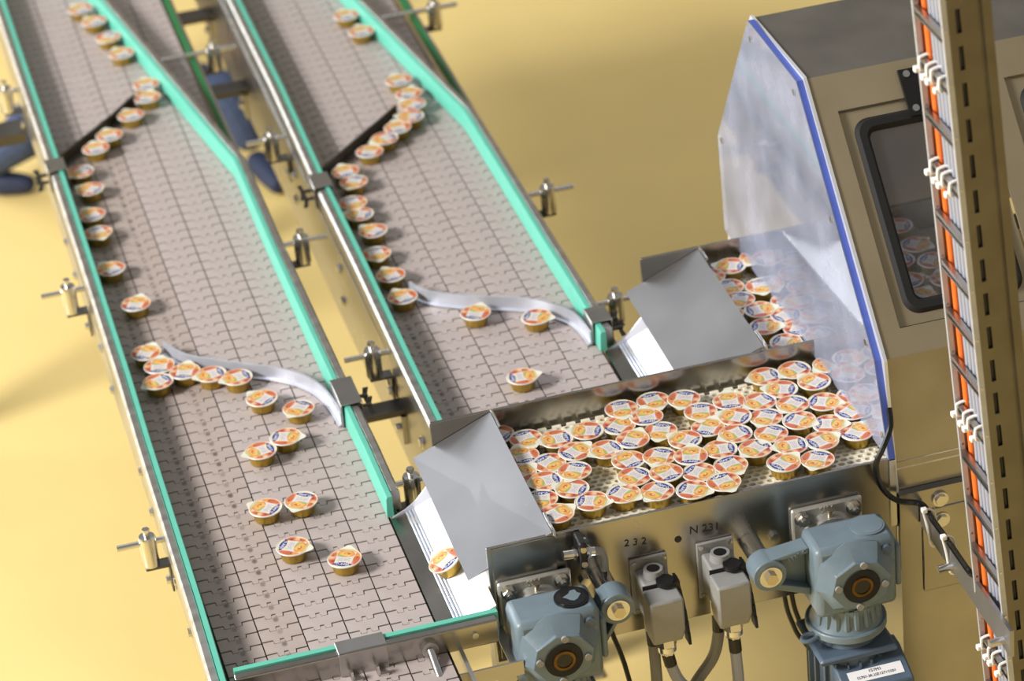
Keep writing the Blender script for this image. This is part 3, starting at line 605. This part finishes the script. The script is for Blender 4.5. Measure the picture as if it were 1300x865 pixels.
# clear guard panel at the tunnel mouth
gp = [(.0900, .676), (-.1760, .671), (-.5360, .291), (-.5935, .1205), (.272, .1185), (.312, .122), (.322, .328)]
gd = thing('clear_guard', 'hazy clear plastic guard with blue edge hanging over the crowded cups', 'guard panel', (1.137, -.1, .12))
MB().prism(gp, lambda a, b_: (1.131, a, b_), lambda a, b_: (1.1325, a, b_)).build('clear_sheet', 'polycarbonate', gd, smooth=0)
mb = MB()
for i in (0, 1, 2):
    a, b_ = Vector(gp[i]), Vector(gp[i+1]); n = Vector((b_.y-a.y, -(b_.x-a.x))).normalized(); n = n if n.dot(cen-a) > 0 else -n
    mb.hexa([(1.1327, a.x, a.y), (1.1443, a.x, a.y), (1.1443, a.x+n.x*.004, a.y+n.y*.004), (1.1327, a.x+n.x*.004, a.y+n.y*.004)], [(1.1327, b_.x, b_.y), (1.1443, b_.x, b_.y), (1.1443, b_.x+n.x*.004, b_.y+n.y*.004), (1.1327, b_.x+n.x*.004, b_.y+n.y*.004)])
mb.build('blue_edge', 'print_blue_edge', gd, 'blue film edge')
for y, z in ((.075, .645), (-.165, .645), (-.34, .475), (-.50, .31), (.295, .33), (-.570, .16)): MB().cyl((1.131, y, z), (1.1285, y, z), .006, n=12).build('screw', 'steel_bright', gd)
MB().box(1.1327, 1.1443, -.594, -.588, -.02, .1185).build('edge_strip', 'steel_bright', gd)
# ------------------------------------------------------------------ gear motors
def gear_motor(label, x, z, y, arm):
    r = thing('gear_motor', label, 'motor', (x, y, z)); a = arm
    k = dict(local=True)
    MB().box(-.070, .078, .026, .112, -.078, .066).build('gear_housing', 'gearbox_blue', r, bevel=.012, **k)
    oc = lambda rad, ph=22.5: [(rad*math.cos(math.radians(ph+45*i)), rad*math.sin(math.radians(ph+45*i))) for i in range(8)]
    mb = MB(); p0 = [(u*1.12, .0, v) for u, v in oc(.050, 10)]; p1 = [(u, .030, v) for u, v in oc(.076, 10)]
    pf = [(u*1.12, -.006, v) for u, v in oc(.050, 10)]
    mb.add(pf+p0+p1, [tuple(range(8))]+[(i, (i+1) % 8, 8+(i+1) % 8, 8+i) for i in range(8)]+[(8+i, 8+(i+1) % 8, 16+(i+1) % 8, 16+i) for i in range(8)]+[tuple(range(16, 24))])
    bo = mb.build('front_boss', 'gearbox_blue', r, bevel=.002, **k)
    se = MB().cyl((0, -.006, 0), (0, -.0085, 0), .0335, n=40).build('shaft_seal', 'black_rubber', bo, **k)
    ri = MB(); n = 32
    ri.add([(q*math.cos(2*math.pi*i/n), yy, q*math.sin(2*math.pi*i/n)) for q, yy in ((.0195, -.0086), (.0195, -.011), (.0145, -.011), (.0145, -.0086)) for i in range(n)], [(j*n+i, j*n+(i+1) % n, (j+1)*n+(i+1) % n, (j+1)*n+i) for j in range(3) for i in range(n)]); ri.build('bronze_ring', 'bronze', bo, **k)
    MB().cyl((0, -.0086, 0), (0, -.0093, 0), .0144, n=24).build('shaft_end', 'black_gloss', bo, **k)
    for t in (84, 174, 264, 354): u, v = .0425*math.cos(math.radians(t)), .0425*math.sin(math.radians(t)); MB().cyl((u, -.006, v), (u, -.0105, v), .0065, n=14).build('screw', 'grey_plastic', bo, **k)
    MB().cyl((.040, .070, .0662), (.040, .070, .0695), .0305, n=40).cyl((.040, .070, .0695), (.040, .070, .0702), .027, n=40).build('cover_cap', 'gearbox_blue' if a < 0 else 'black_gloss', r, **k)
    if a > 0: MB().prism([(.026*math.cos(t*.5236)*(.30+.5*hsh(t, 3)), .026*math.sin(t*.5236)*(.30+.5*hsh(t, 3))) for t in range(12)], lambda a_, b_: (.042+a_, .072+b_, .0702), lambda a_, b_: (.042+a_, .072+b_, .0706)).build('cap_patch', 'gearbox_blue', r, **k)  # irregular blue grey patch on top of the black cap
    MB().cyl((.058, .026, .042), (.058, .020, .042), .010, n=18).cyl((.058, .020, .042), (.058, .0195, .042), .005, n=6).build('plug_screw', 'motor_blue', r, **k)
    MB().box(.078, .090, .036, .105, -.05, .035).build('side_cover', 'gearbox_blue', r, bevel=.008, **k)
    nk = MB().lathe([(.066, -.122), (.060, -.112), (.056, -.095), (.060, -.076)], (0, .085, 0), 32)
    for t in range(9):
        an = math.radians(200+t*17.5); nk.box(0, 0, 0, 0, 0, 0) if False else nk.cyl((.058*math.cos(an), .085+.058*math.sin(an), -.114), (.054*math.cos(an), .085+.054*math.sin(an), -.074), .006, n=6)
    nk.build('neck', 'gearbox_blue', r, **k)
    fl_ = MB().lathe([(.070, -.136), (.072, -.134), (.072, -.123), (.070, -.121)], (0, .085, 0), 44).build('flange', 'gearbox_blue', r, **k)
    MB().lathe([(.054, -.158), (.05, -.15), (.05, -.137)], (0, .085, 0), 32).build('coupling_neck', 'motor_blue', r, **k)
    MB().box(-.072, .072, .015, .155, -.172, -.159).build('motor_flange', 'motor_blue', r, bevel=.012, **k)
    mo = MB().lathe([(.064, -.42), (.064, -.173)], (0, .085, 0), 32)
    for t in range(20):
        an = 2*math.pi*t/20; c, s = math.cos(an), math.sin(an); mo.hexa([(c*.06-s*.0015, .085+s*.06+c*.0015, -.41), (c*.072-s*.0015, .085+s*.072+c*.0015, -.41), (c*.072+s*.0015, .085+s*.072-c*.0015, -.41), (c*.06+s*.0015, .085+s*.06-c*.0015, -.41)], [(c*.06-s*.0015, .085+s*.06+c*.0015, -.18), (c*.072-s*.0015, .085+s*.072+c*.0015, -.18), (c*.072+s*.0015, .085+s*.072-c*.0015, -.18), (c*.06+s*.0015, .085+s*.06-c*.0015, -.18)])
    mo.build('motor_body', 'motor_blue', r, **k)
    tb = MB(); tb.add([(u, v, w) for u in (-.045, .085) for v, w in ((.075, -.178), (.045, -.178), (-.026, -.2062), (-.026, -.33), (.075, -.33))], [(0, 1, 2, 3, 4), (9, 8, 7, 6, 5)]+[(i, 5+i, 5+(i+1) % 5, (i+1) % 5) for i in range(5)])
    te = tb.build('terminal_box', 'motor_blue', r, bevel=.004, **k)
    u = Vector((0, .071, .0282)).normalized(); nn = Vector((0, -.0282, .071)).normalized(); o = Vector((.022, .016, -.1893))-u*.017
    st = MB().hexa([o+Vector((dx, 0, 0))+u*dv-nn*.0002 for dx, dv in ((-.050, -.012), (.050, -.012), (.050, .012), (-.050, .011))], [o+Vector((dx, 0, 0))+u*dv+nn*.0008 for dx, dv in ((-.050, -.012), (.050, -.012), (.050, .012), (-.050, .011))]).build('sticker', 'paper', te, 'white printed sticker', smooth=0, **k)
    RM = Matrix.Identity(4); RM.col[0] = (1, 0, 0, 0); RM.col[1] = (u.x, u.y, u.z, 0); RM.col[2] = (nn.x, nn.y, nn.z, 0)
    for body, dv, sz in (('157M1', .0055, .0088), ('SS707-3R.2SE1271GS01', -.0045, .0075)):
        tt = text('print', body, sz, 'ink', Matrix.Translation(o+u*dv+nn*.0012) @ RM, None, .0001); tt.parent = st
    # lifting lug and torque arm to the side plate
    MB().tube([(-.066, .05, -.129), (-.082, .046, -.131), (-.092, .05, -.131), (-.090, .060, -.130), (-.078, .064, -.129), (-.066, .062, -.129)], .004, 8, 4).build('lifting_eye', 'motor_blue', r, **k)
    px, pz = (-.143, .016) if a < 0 else (.117, .030)
    e = -1 if a < 0 else 1; xs = .070*e if a < 0 else .089
    ar = MB()
    ar.hexa([(xs, .062, .043), (xs, .098, .043), (px, .098, pz+.024), (px, .062, pz+.024)], [(xs, .062, .054), (xs, .098, .054), (px, .098, pz+.030), (px, .062, pz+.030)])
    ar.hexa([(xs, .062, -.045), (xs, .098, -.045), (px, .098, pz-.030), (px, .062, pz-.030)], [(xs, .062, -.030), (xs, .098, -.030), (px, .098, pz-.018), (px, .062, pz-.018)])
    ar.hexa([(xs, .084, -.04), (xs, .092, -.04), (px, .092, pz-.026), (px, .084, pz-.026)], [(xs, .084, .048), (xs, .092, .048), (px, .092, pz+.026), (px, .084, pz+.026)])
    ar.cyl((px, .058, pz), (px, .102, pz), .0305, n=28)
    t_a = ar.build('torque_arm', 'gearbox_blue', r, bevel=.0015, **k)
    MB().cyl((px, .058, pz), (px, .054, pz), .0205, n=24).build('washer', 'steel_bright', t_a, **k)
    MB().cyl((px, .054, pz), (px, .045, pz), .0115, n=6).build('hex_bolt', 'brass_nut', t_a, **k)
    MB().cyl((px, .102, pz), (px, abs(y-YF)-.0005, pz), .0185, n=24).build('bushing', 'steel_bright', t_a, **k)
    text('cast_letters', 'LEAP 48' if a < 0 else 'LEAP', .011, 'gearbox_blue', Matrix.Translation((xs*1.28, .0612, .044)) @ Matrix.Rotation(math.radians(24 if a < 0 else -14), 4, 'Y').inverted() @ FACE, None, .0008).parent = t_a
    MB().cyl((0, .112, 0), (0, abs(y-YF)-.034, 0), .030, n=28).build('hollow_shaft', 'steel_bright', r, **k)
    return r
gear_motor('blue grey gear motor with white sticker beside the enclosure column', 1.0125, -.003, -.762, -1)
gear_motor('blue grey gear motor with patched black cap beside the end rail', .478, -.014, -.760, 1)
def bearing(label, x, z):
    r = thing('flange_bearing', label, 'bearing', (x, YF, z)); k = dict(local=True); y = -.0052 if x < .8 else -.0005
    h = .066
    MB().box(-h, h, y-.010, y, -h, h).build('flange_plate', 'steel_cast', r, bevel=.009, **k)
    MB().cyl((0, y-.010, 0), (0, y-.030, 0), .050, .046, n=40).cyl((0, y-.030, 0), (0, y-.032, 0), .046, .036, n=40).build('housing', 'steel_cast', r, **k)
    for u in (-1, 1):
        for v in (-1, 1):
            n_ = MB().cyl((u*.048, y-.010, v*.048), (u*.048, y-.013, v*.048), .0145, n=20).cyl((u*.048, y-.013, v*.048), (u*.048, y-.024, v*.048), .0115, n=6).build('nut', 'steel_bright', r, **k)
            MB().cyl((u*.048, y-.024, v*.048), (u*.048, y-.030, v*.048), .0065, n=14).cyl((u*.048, y-.030, v*.048), (u*.048, y-.0305, v*.048), .003, n=10).build('stud', 'steel_bright', n_, **k)
    MB().cyl((0, y-.022, .044), (0, y-.024, .058), .0045, n=12).cyl((0, y-.024, .058), (0, y-.0245, .063), .0062, n=12).build('grease_nipple', 'brass_nut', r, **k)
    text('cast_letters', 'SKA', .017, 'steel_cast', Matrix.Translation((0, y-.0104, .0545)) @ FACE, None, .0012).parent = r
bearing('square cast steel bearing block behind the motor by the end rail', .4755, -.014)
bearing('square cast steel bearing block behind the motor by the column', 1.0125, -.003)
# ------------------------------------------------------------------ connectors with cables
def connector(label, x, z, cable_a, cable_b, ca, cb):
    r = thing('plug_connector', label, 'connector', (x, YF, z)); k = dict(local=True)
    b_ = MB().box(-.034, .034, -.007, -.0005, -.075, .040).build('base_plate', 'grey_plastic', r, bevel=.002, **k)
    for u, v in ((-.027, .033), (.027, .033), (-.027, -.068), (.027, -.068)): MB().cyl((u, -.007, v), (u, -.011, v), .0045, n=6).build('screw', 'steel_bright', b_, **k)
    MB().box(-.027, .027, -.060, -.007, -.055, .020).build('housing', 'grey_plastic', r, bevel=.004, **k)
    bo = MB().cyl((0, -.034, .020), (0, -.034, .034), .019, .017, n=24).build('entry_boss', 'grey_plastic', r, **k)
    MB().cyl((0, -.034, .034), (0, -.034, .0345), .0115, n=20).build('entry_hole', 'black', bo, **k)
    hd = MB(); hd.add([(u*(.0305 if w > -.06 else .0265), v, w) for w in (.012, -.055, -.082) for u, v in ((-1, -.110 if w > -.08 else -.10), (1, -.110 if w > -.08 else -.10), (1, -.0605), (-1, -.0605))],
                      [(0, 1, 2, 3), (11, 10, 9, 8)]+[(j*4+i, j*4+(i+1) % 4, (j+1)*4+(i+1) % 4, (j+1)*4+i) for j in range(2) for i in range(4)])
    h = hd.build('hood', 'grey_plastic', r, bevel=.004, **k)
    MB().box(-.0285, .0285, -.0612, -.0585, -.052, .018).build('seal', 'black', r, **k)
    lv = MB().cyl((.012, -.062, .016), (.012, -.062, .026), .016, n=18).box(.012, .036, -.072, -.052, .014, .022)
    for t in range(6):
        t0, t1 = t/6, (t+1)/6; f = lambda q: (.0318+.004*math.sin(q*3.1), -.055-.055*q**1.5, .018-.10*q)
        (a0, b0, c0), (a1, b1, c1) = f(t0), f(t1)
        lv.hexa([(a0, b0-.010, c0), (a0+.005, b0-.010, c0), (a0+.005, b0+.016, c0), (a0, b0+.016, c0)], [(a1, b1-.008, c1), (a1+.005, b1-.008, c1), (a1+.005, b1+.016, c1), (a1, b1+.016, c1)])
    lv.build('locking_lever', 'black', r, 'black locking lever', **k)
    gl = MB().cyl((0, -.085, -.080), (0, -.087, -.094), .0185, n=6).cyl((0, -.087, -.094), (0, -.088, -.104), .0165, n=18).cyl((0, -.088, -.104), (0, -.089, -.112), .017, .012, n=6).build('cable_gland', 'steel_bright', h, **k)
    MB().cyl((-.014, -.045, -.055), (-.014, -.046, -.085), .0125, n=6).build('cable_gland', 'brass_nut', r, **k)
    c1 = thing('cable', ca, 'cable', (x, YF-.089, z-.11)); MB().tube(cable_a, .0105, 10, 5).build('sheath', 'cable_grey', c1); MB().tube(cable_a[:2], .0115, 10, 0).build('heat_shrink', 'black', c1)
    c2 = thing('cable', cb, 'cable', (x-.014, YF-.046, z-.085)); MB().tube(cable_b, .0105, 10, 5).build('sheath', 'cable_grey_dark', c2); MB().tube(cable_b[:2], .0115, 10, 0).build('heat_shrink', 'black', c2)
xa, za, xb, zb_ = .683, -.006, .805, -.004
connector('grey plug connector with black lever below the marking 232', xa, za, [(xa, -.679, za-.112), (xa+.004, -.680, za-.135), (xa+.02, -.682, za-.18), (xa+.06, -.68, za-.23), (xa+.10, -.66, za-.32), (xa+.10, -.64, FZ+.012)],
          [(xa-.014, -.636, za-.085), (xa-.013, -.637, za-.115), (xa-.012, -.637, za-.2), (xa-.010, -.63, za-.45), (xa-.01, -.62, FZ+.012)], 'pale grey cable curving from the gland of the connector under 232', 'dull grey cable hanging straight below the connector under 232')
connector('grey plug connector with black lever below the marking N 231', xb, zb_, [(xb, -.679, zb_-.112), (xb+.001, -.680, zb_-.14), (xb+.002, -.681, zb_-.25), (xb-.01, -.68, zb_-.5), (xb-.01, -.66, FZ+.012)],
          [(xb-.014, -.636, zb_-.085), (xb-.015, -.637, zb_-.12), (xb-.028, -.637, zb_-.175), (xb-.07, -.64, zb_-.23), (xb-.13, -.65, zb_-.33), (xb-.13, -.65, FZ+.012)], 'pale grey cable hanging straight from the connector under N 231', 'dull grey cable bending away below the connector under N 231')
for i, dx in enumerate((0, .014)):
    tag(MB().tube([(.955+dx, -.50, -.05), (.958+dx, -.50, -.19), (.976+dx, -.50, -.27), (1.016+dx, -.50, -.395), (1.07+dx, -.49, FZ+.006)], .0045, 8, 5).build('cable', 'black'), 'thin black cable hanging below the table by the torque arm', 'cable', 'two black cables below the table')
# proximity sensor
r = thing('proximity_sensor', 'small steel proximity sensor in black bracket on the table corner by the cover', 'sensor', (.56, YF-.02, .09))
MB().cyl((.527, YF-.028, .092), (.552, YF-.028, .090), .0085, n=16).cyl((.545, YF-.028, .0905), (.549, YF-.028, .0903), .0125, n=6).build('sensor_barrel', 'steel_bright', r)
br = MB().box(.553, .567, YF-.044, YF-.0002, .062, .118).build('bracket', 'black', r, bevel=.004)
for z in (.075, .105): MB().cyl((.560, YF-.044, z), (.560, YF-.0465, z), .0055, n=12).build('screw', 'brass_nut', br)
MB().cyl((.568, YF-.028, .089), (.583, YF-.028, .087), .0085, n=16).cyl((.570, YF-.028, .089), (.575, YF-.028, .088), .012, n=6).build('rear_nut', 'steel_bright', r)
MB().tube([(.583, YF-.028, .087), (.594, YF-.028, .082), (.598, YF-.03, .068), (.598, YF-.03, .045)], .0075, 10, 4).build('cable_plug', 'grey_plastic', r)
tag(MB().tube([(.598, YF-.03, .0445), (.597, YF-.03, .02), (.594, YF-.03, -.03), (.600, YF-.03, -.085), (.625, YF-.03, -.20), (.66, YF-.02, -.5), (.67, YF-.01, FZ+.006)], .0045, 8, 5).build('cable', 'black'), 'black sensor cable running down behind the torque arm by the end rail', 'cable')
def zip_tie(label, pts, head, grp=None, rr=.0022):
    r = thing('cable_tie', label, 'cable tie', head, (0, 0, 0), grp)
    MB().tube(list(pts)+[pts[0]], rr, 6, 4).build('band', 'tie_white', r); h = Vector(head); MB().box(h.x-.005, h.x+.005, h.y-.005, h.y+.005, h.z-.0045, h.z+.0045).build('tie_head', 'tie_white', r, bevel=.0015)
zip_tie('white cable tie around the black sensor cable', [(.604, YF-.03, .0), (.597, YF-.038, .006), (.589, YF-.03, .004), (.596, YF-.022, -.002)], (.596, YF-.039, .016))
# ------------------------------------------------------------------ cable ladder in the foreground (leans a little)
LEAN = math.atan(.0786); XB = 1.068+.0786*(1.162-FZ)
la = thing('cable_ladder', 'perforated steel cable ladder carrying orange and grey cables past the enclosure', 'cable ladder', (XB, -.93, FZ), (0, -LEAN, 0))
HL = 2.75; kk = dict(local=True)
def ladder_rail(y, lab):
    mb = MB()
    xs = [.009, .022, .030, .062]; z = .02
    zs = [0]
    while z < HL-.06: zs += [z, z+.040]; z += .0615
    zs.append(HL)
    for i in range(3):
        for j in range(len(zs)-1):
            if i == 1 and j % 2 == 1: continue
            mb.box(xs[i], xs[i+1], y-.002, y, zs[j], zs[j+1])
    mb.box(.062, .064, y-.010, y, 0, HL).box(.064, .076, y-.010, y-.008, 0, HL)
    ra = mb.build('side_rail', 'steel_ladder', la, lab, **kk, smooth=0)
    MB().box(0, .009, y-.004, y+.002, 0, HL).build('rail_lip', 'galvanised', ra, **kk, smooth=0)
    z = .05
    while z < HL: MB().cyl((.0045, y-.004, z), (.0045, y-.0055, z), .0022, n=8).build('rivet', 'steel_bright', ra, **kk); z += .09
ladder_rail(0, 'far slotted side rail'); ladder_rail(-.124, 'near slotted side rail')
zr = [1.149, 1.064, .973, .884, .794, .704, .614, .524, .433, .339, .247, .152, .054, -.043, -.138, -.23, 1.239, 1.33, 1.42]
for z in zr:
    h = (z-FZ)/math.cos(LEAN)
    g = MB().box(.001, .009, -.122, -.001, h-.001, h+.006).box(.001, .009, -.122, -.001, h-.010, h-.0075).box(.007, .009, -.122, -.001, h-.0075, h-.001).build('rung', 'steel', la, smooth=0, **kk)
for lb, dy, dx, rr_, m_, g_ in (('thick orange cable on the cable ladder', -.0125, .0175, .0062, 'cable_orange', None), ('grey ladder cable, first from the orange cable', -.041, .0160, .0048, 'cable_grey', 'grey ladder cables'),
        ('grey ladder cable, second from the orange cable', -.055, .0165, .0048, 'cable_grey', 'grey ladder cables'), ('grey ladder cable, third from the orange cable', -.069, .0170, .0048, 'cable_grey', 'grey ladder cables'),
        ('grey ladder cable, fourth from the orange cable', -.083, .0175, .0048, 'cable_grey', 'grey ladder cables'), ('thick black cable added to darken the slots of the near ladder rail', -.1125, .029, .0085, 'black', None), ('black cable beside the grey ones on the cable ladder', -.101, .0185, .0062, 'black', None)):  # the thick black cable is added so the near rail's slots read dark
    c = MB().cyl((dx, dy, .0), (dx, dy, HL), rr_, n=12).build('cable', m_); c.location = la.location; c.rotation_euler = la.rotation_euler; tag(c, lb, 'cable', g_)
R_l = Matrix.Translation(la.location) @ Matrix.Rotation(-LEAN, 4, 'Y')
def wl(x, y, z): return R_l @ Vector((x, y, z))
for z in (1.064, .884, .433, -.043):
    h = (z-FZ)/math.cos(LEAN)
    for yy in (-.014, -.044, -.062, -.094):
        zip_tie('white cable tie wrapped round a rung of the cable ladder', [wl(-.002, yy, h+.008), wl(.012, yy, h+.010), wl(.026, yy-.006, h+.006), wl(.026, yy-.006, h-.002), wl(.012, yy, h-.012), wl(-.002, yy, h-.013)], tuple(wl(-.006, yy+.004, h-.012)), 'cable ties on the ladder rungs', .0026)
# strut bar from the column to the ladder with its black cable
r = thing('strut_bar', 'flat grey steel strut running from the column to the cable ladder', 'bar', (1.18, -.85, .02))
MB().hexa([(1.139, -1.12, .052), (1.146, -1.12, .052), (1.190, -.6065, -.022), (1.183, -.6065, -.022)], [(1.139, -1.12, .104), (1.146, -1.12, .104), (1.190, -.6065, .026), (1.183, -.6065, .026)]).build('flat_bar', 'steel_hood', r, smooth=0)
for x, y, z in ((1.166, -.80, .018), (1.141, -1.09, .066)): MB().cyl((x, y, z), (x-.026, y, z), .007, n=14).build('bolt_stud', 'steel_bright', r)
tag(MB().tube([(1.142, -.575, .215), (1.136, -.596, .19), (1.1150, -.612, .160), (1.1001, -.615, .129), (1.1104, -.615, .08), (1.139, -.615, .046), (1.176, -.632, .040), (1.172, -.70, .048), (1.166, -.78, .060), (1.158, -.862, .074), (1.153, -.918, .084), (1.176, -.915, .05), (1.186, -.912, -.1), (1.225, -.912, -.6), (1.245, -.912, FZ+.006)], .0055, 8, 5).build('cable', 'black_gloss'), 'black cable looping under the clear guard and along the strut', 'cable')
for x, y, z, lb in ((1.1735, -.67, .045, 'white cable tie on the strut close to the column bolt'), (1.166, -.78, .060, 'white cable tie in the middle of the strut')):
    zip_tie(lb, [(x-.009, y, z+.006), (x, y, z+.009), (x+.013, y, z-.006), (x+.015, y, z-.066), (x+.004, y, z-.068), (x-.002, y, z-.03)], (x-.008, y-.003, z+.010))
# ------------------------------------------------------------------ person sitting on the floor behind the conveyor
def skin_mesh(name, nodes, edges, m, parent, sub=2):
    o = OFF[parent.name]; me = bpy.data.meshes.new(name); me.from_pydata([(Vector(q[0])-o) for q in nodes], edges, []); me.materials.append(MATS[m])
    ob = bpy.data.objects.new(name, me); C.objects.link(ob); ob.parent = parent
    ob.modifiers.new('skin', 'SKIN'); sv = me.skin_vertices[0].data
    for i, q in enumerate(nodes): sv[i].radius = (q[1], q[1]); sv[i].use_root = (i == 0)
    s = ob.modifiers.new('sub', 'SUBSURF'); s.levels = sub; s.render_levels = sub
    for p_ in me.polygons: p_.use_smooth = True
    return ob
pe = thing('person', 'person in blue jeans and navy shoes sitting low behind the long conveyor', 'person', (.22, 3.4, FZ))
skin_mesh('jeans', [((.22, 3.45, FZ+.13), .13), ((.10, 3.38, FZ+.15), .095), ((.03, 3.26, FZ+.19), .085), ((-.035, 3.13, FZ+.20), .072), ((-.10, 3.17, FZ+.15), .060), ((-.16, 3.21, FZ+.085), .048),
                    ((.36, 3.36, FZ+.15), .095), ((.46, 3.20, FZ+.21), .085), ((.545, 3.05, FZ+.24), .070), ((.57, 3.03, FZ+.15), .060), ((.585, 3.03, FZ+.07), .052), ((.22, 3.50, FZ+.28), .13)],
          [(0, 1), (1, 2), (2, 3), (3, 4), (4, 5), (0, 6), (6, 7), (7, 8), (8, 9), (9, 10), (0, 11)], 'denim', pe)
for cx, cy2, dx, dy in ((-.16, 3.21, .085, -.03), (.585, 3.02, .02, -.11)):
    skin_mesh('shoe', [((cx-.004, cy2+.02, FZ+.042), .038), ((cx+dx*.4, cy2+dy*.4, FZ+.040), .040), ((cx+dx, cy2+dy, FZ+.036), .034), ((cx+dx*1.6, cy2+dy*1.6, FZ+.030), .026)], [(0, 1), (1, 2), (2, 3)], 'shoe_navy', pe)
skin_mesh('shirt', [((.22, 3.50, FZ+.26), .135), ((.22, 3.52, FZ+.42), .14), ((.22, 3.52, FZ+.56), .13), ((.06, 3.50, FZ+.56), .065), ((.01, 3.40, FZ+.38), .05), ((.38, 3.50, FZ+.56), .065), ((.43, 3.40, FZ+.38), .05)],
          [(0, 1), (1, 2), (2, 3), (3, 4), (2, 5), (5, 6)], 'shirt', pe)
hd = skin_mesh('head', [((.22, 3.51, FZ+.62), .055), ((.22, 3.49, FZ+.70), .07), ((.22, 3.48, FZ+.78), .085), ((.22, 3.49, FZ+.85), .06)], [(0, 1), (1, 2), (2, 3)], 'skin', pe)
hr = MB().lathe([(.001, .945), (.05, .938), (.078, .905), (.088, .86), (.088, .81), (.078, .795)], (.22, 3.505, FZ), 20, cap=False).build('hair', 'hair', pe, smooth=60)
nz = MB().cyl((.22, 3.405, FZ+.80), (.22, 3.385, FZ+.765), .008, .014, n=10).build('nose', 'skin', pe)
for sx in (-1, 1):
    MB().lathe([(.001, -.009), (.007, -.006), (.009, 0), (.007, .006), (.001, .009)], (.22+sx*.030, 3.412, FZ+.80), 10).build('eye', 'black_gloss', pe)
    MB().lathe([(.004, -.024), (.011, -.012), (.012, .010), (.005, .022)], (.22+sx*.085, 3.49, FZ+.785), 10).build('ear', 'skin', pe)
MB().tube([(.198, 3.410, FZ+.735), (.22, 3.402, FZ+.731), (.242, 3.410, FZ+.735)], .005, 6, 3).build('mouth', 'bronze', pe)
for sx, px_ in ((.01, .08), (.43, .36)):
    skin_mesh('forearm', [((sx, 3.40, FZ+.38), .042), (((sx+px_)/2, 3.26, FZ+.36), .034), ((px_, 3.14, FZ+.36), .028), ((px_+.005, 3.09, FZ+.355), .026), ((px_-.02, 3.04, FZ+.35), .009), ((px_, 3.03, FZ+.35), .009), ((px_+.02, 3.035, FZ+.35), .009), ((px_+.036, 3.05, FZ+.35), .008), ((px_-.036, 3.08, FZ+.36), .009)],
              [(0, 1), (1, 2), (2, 3), (3, 4), (3, 5), (3, 6), (3, 7), (2, 8)], 'skin', pe)
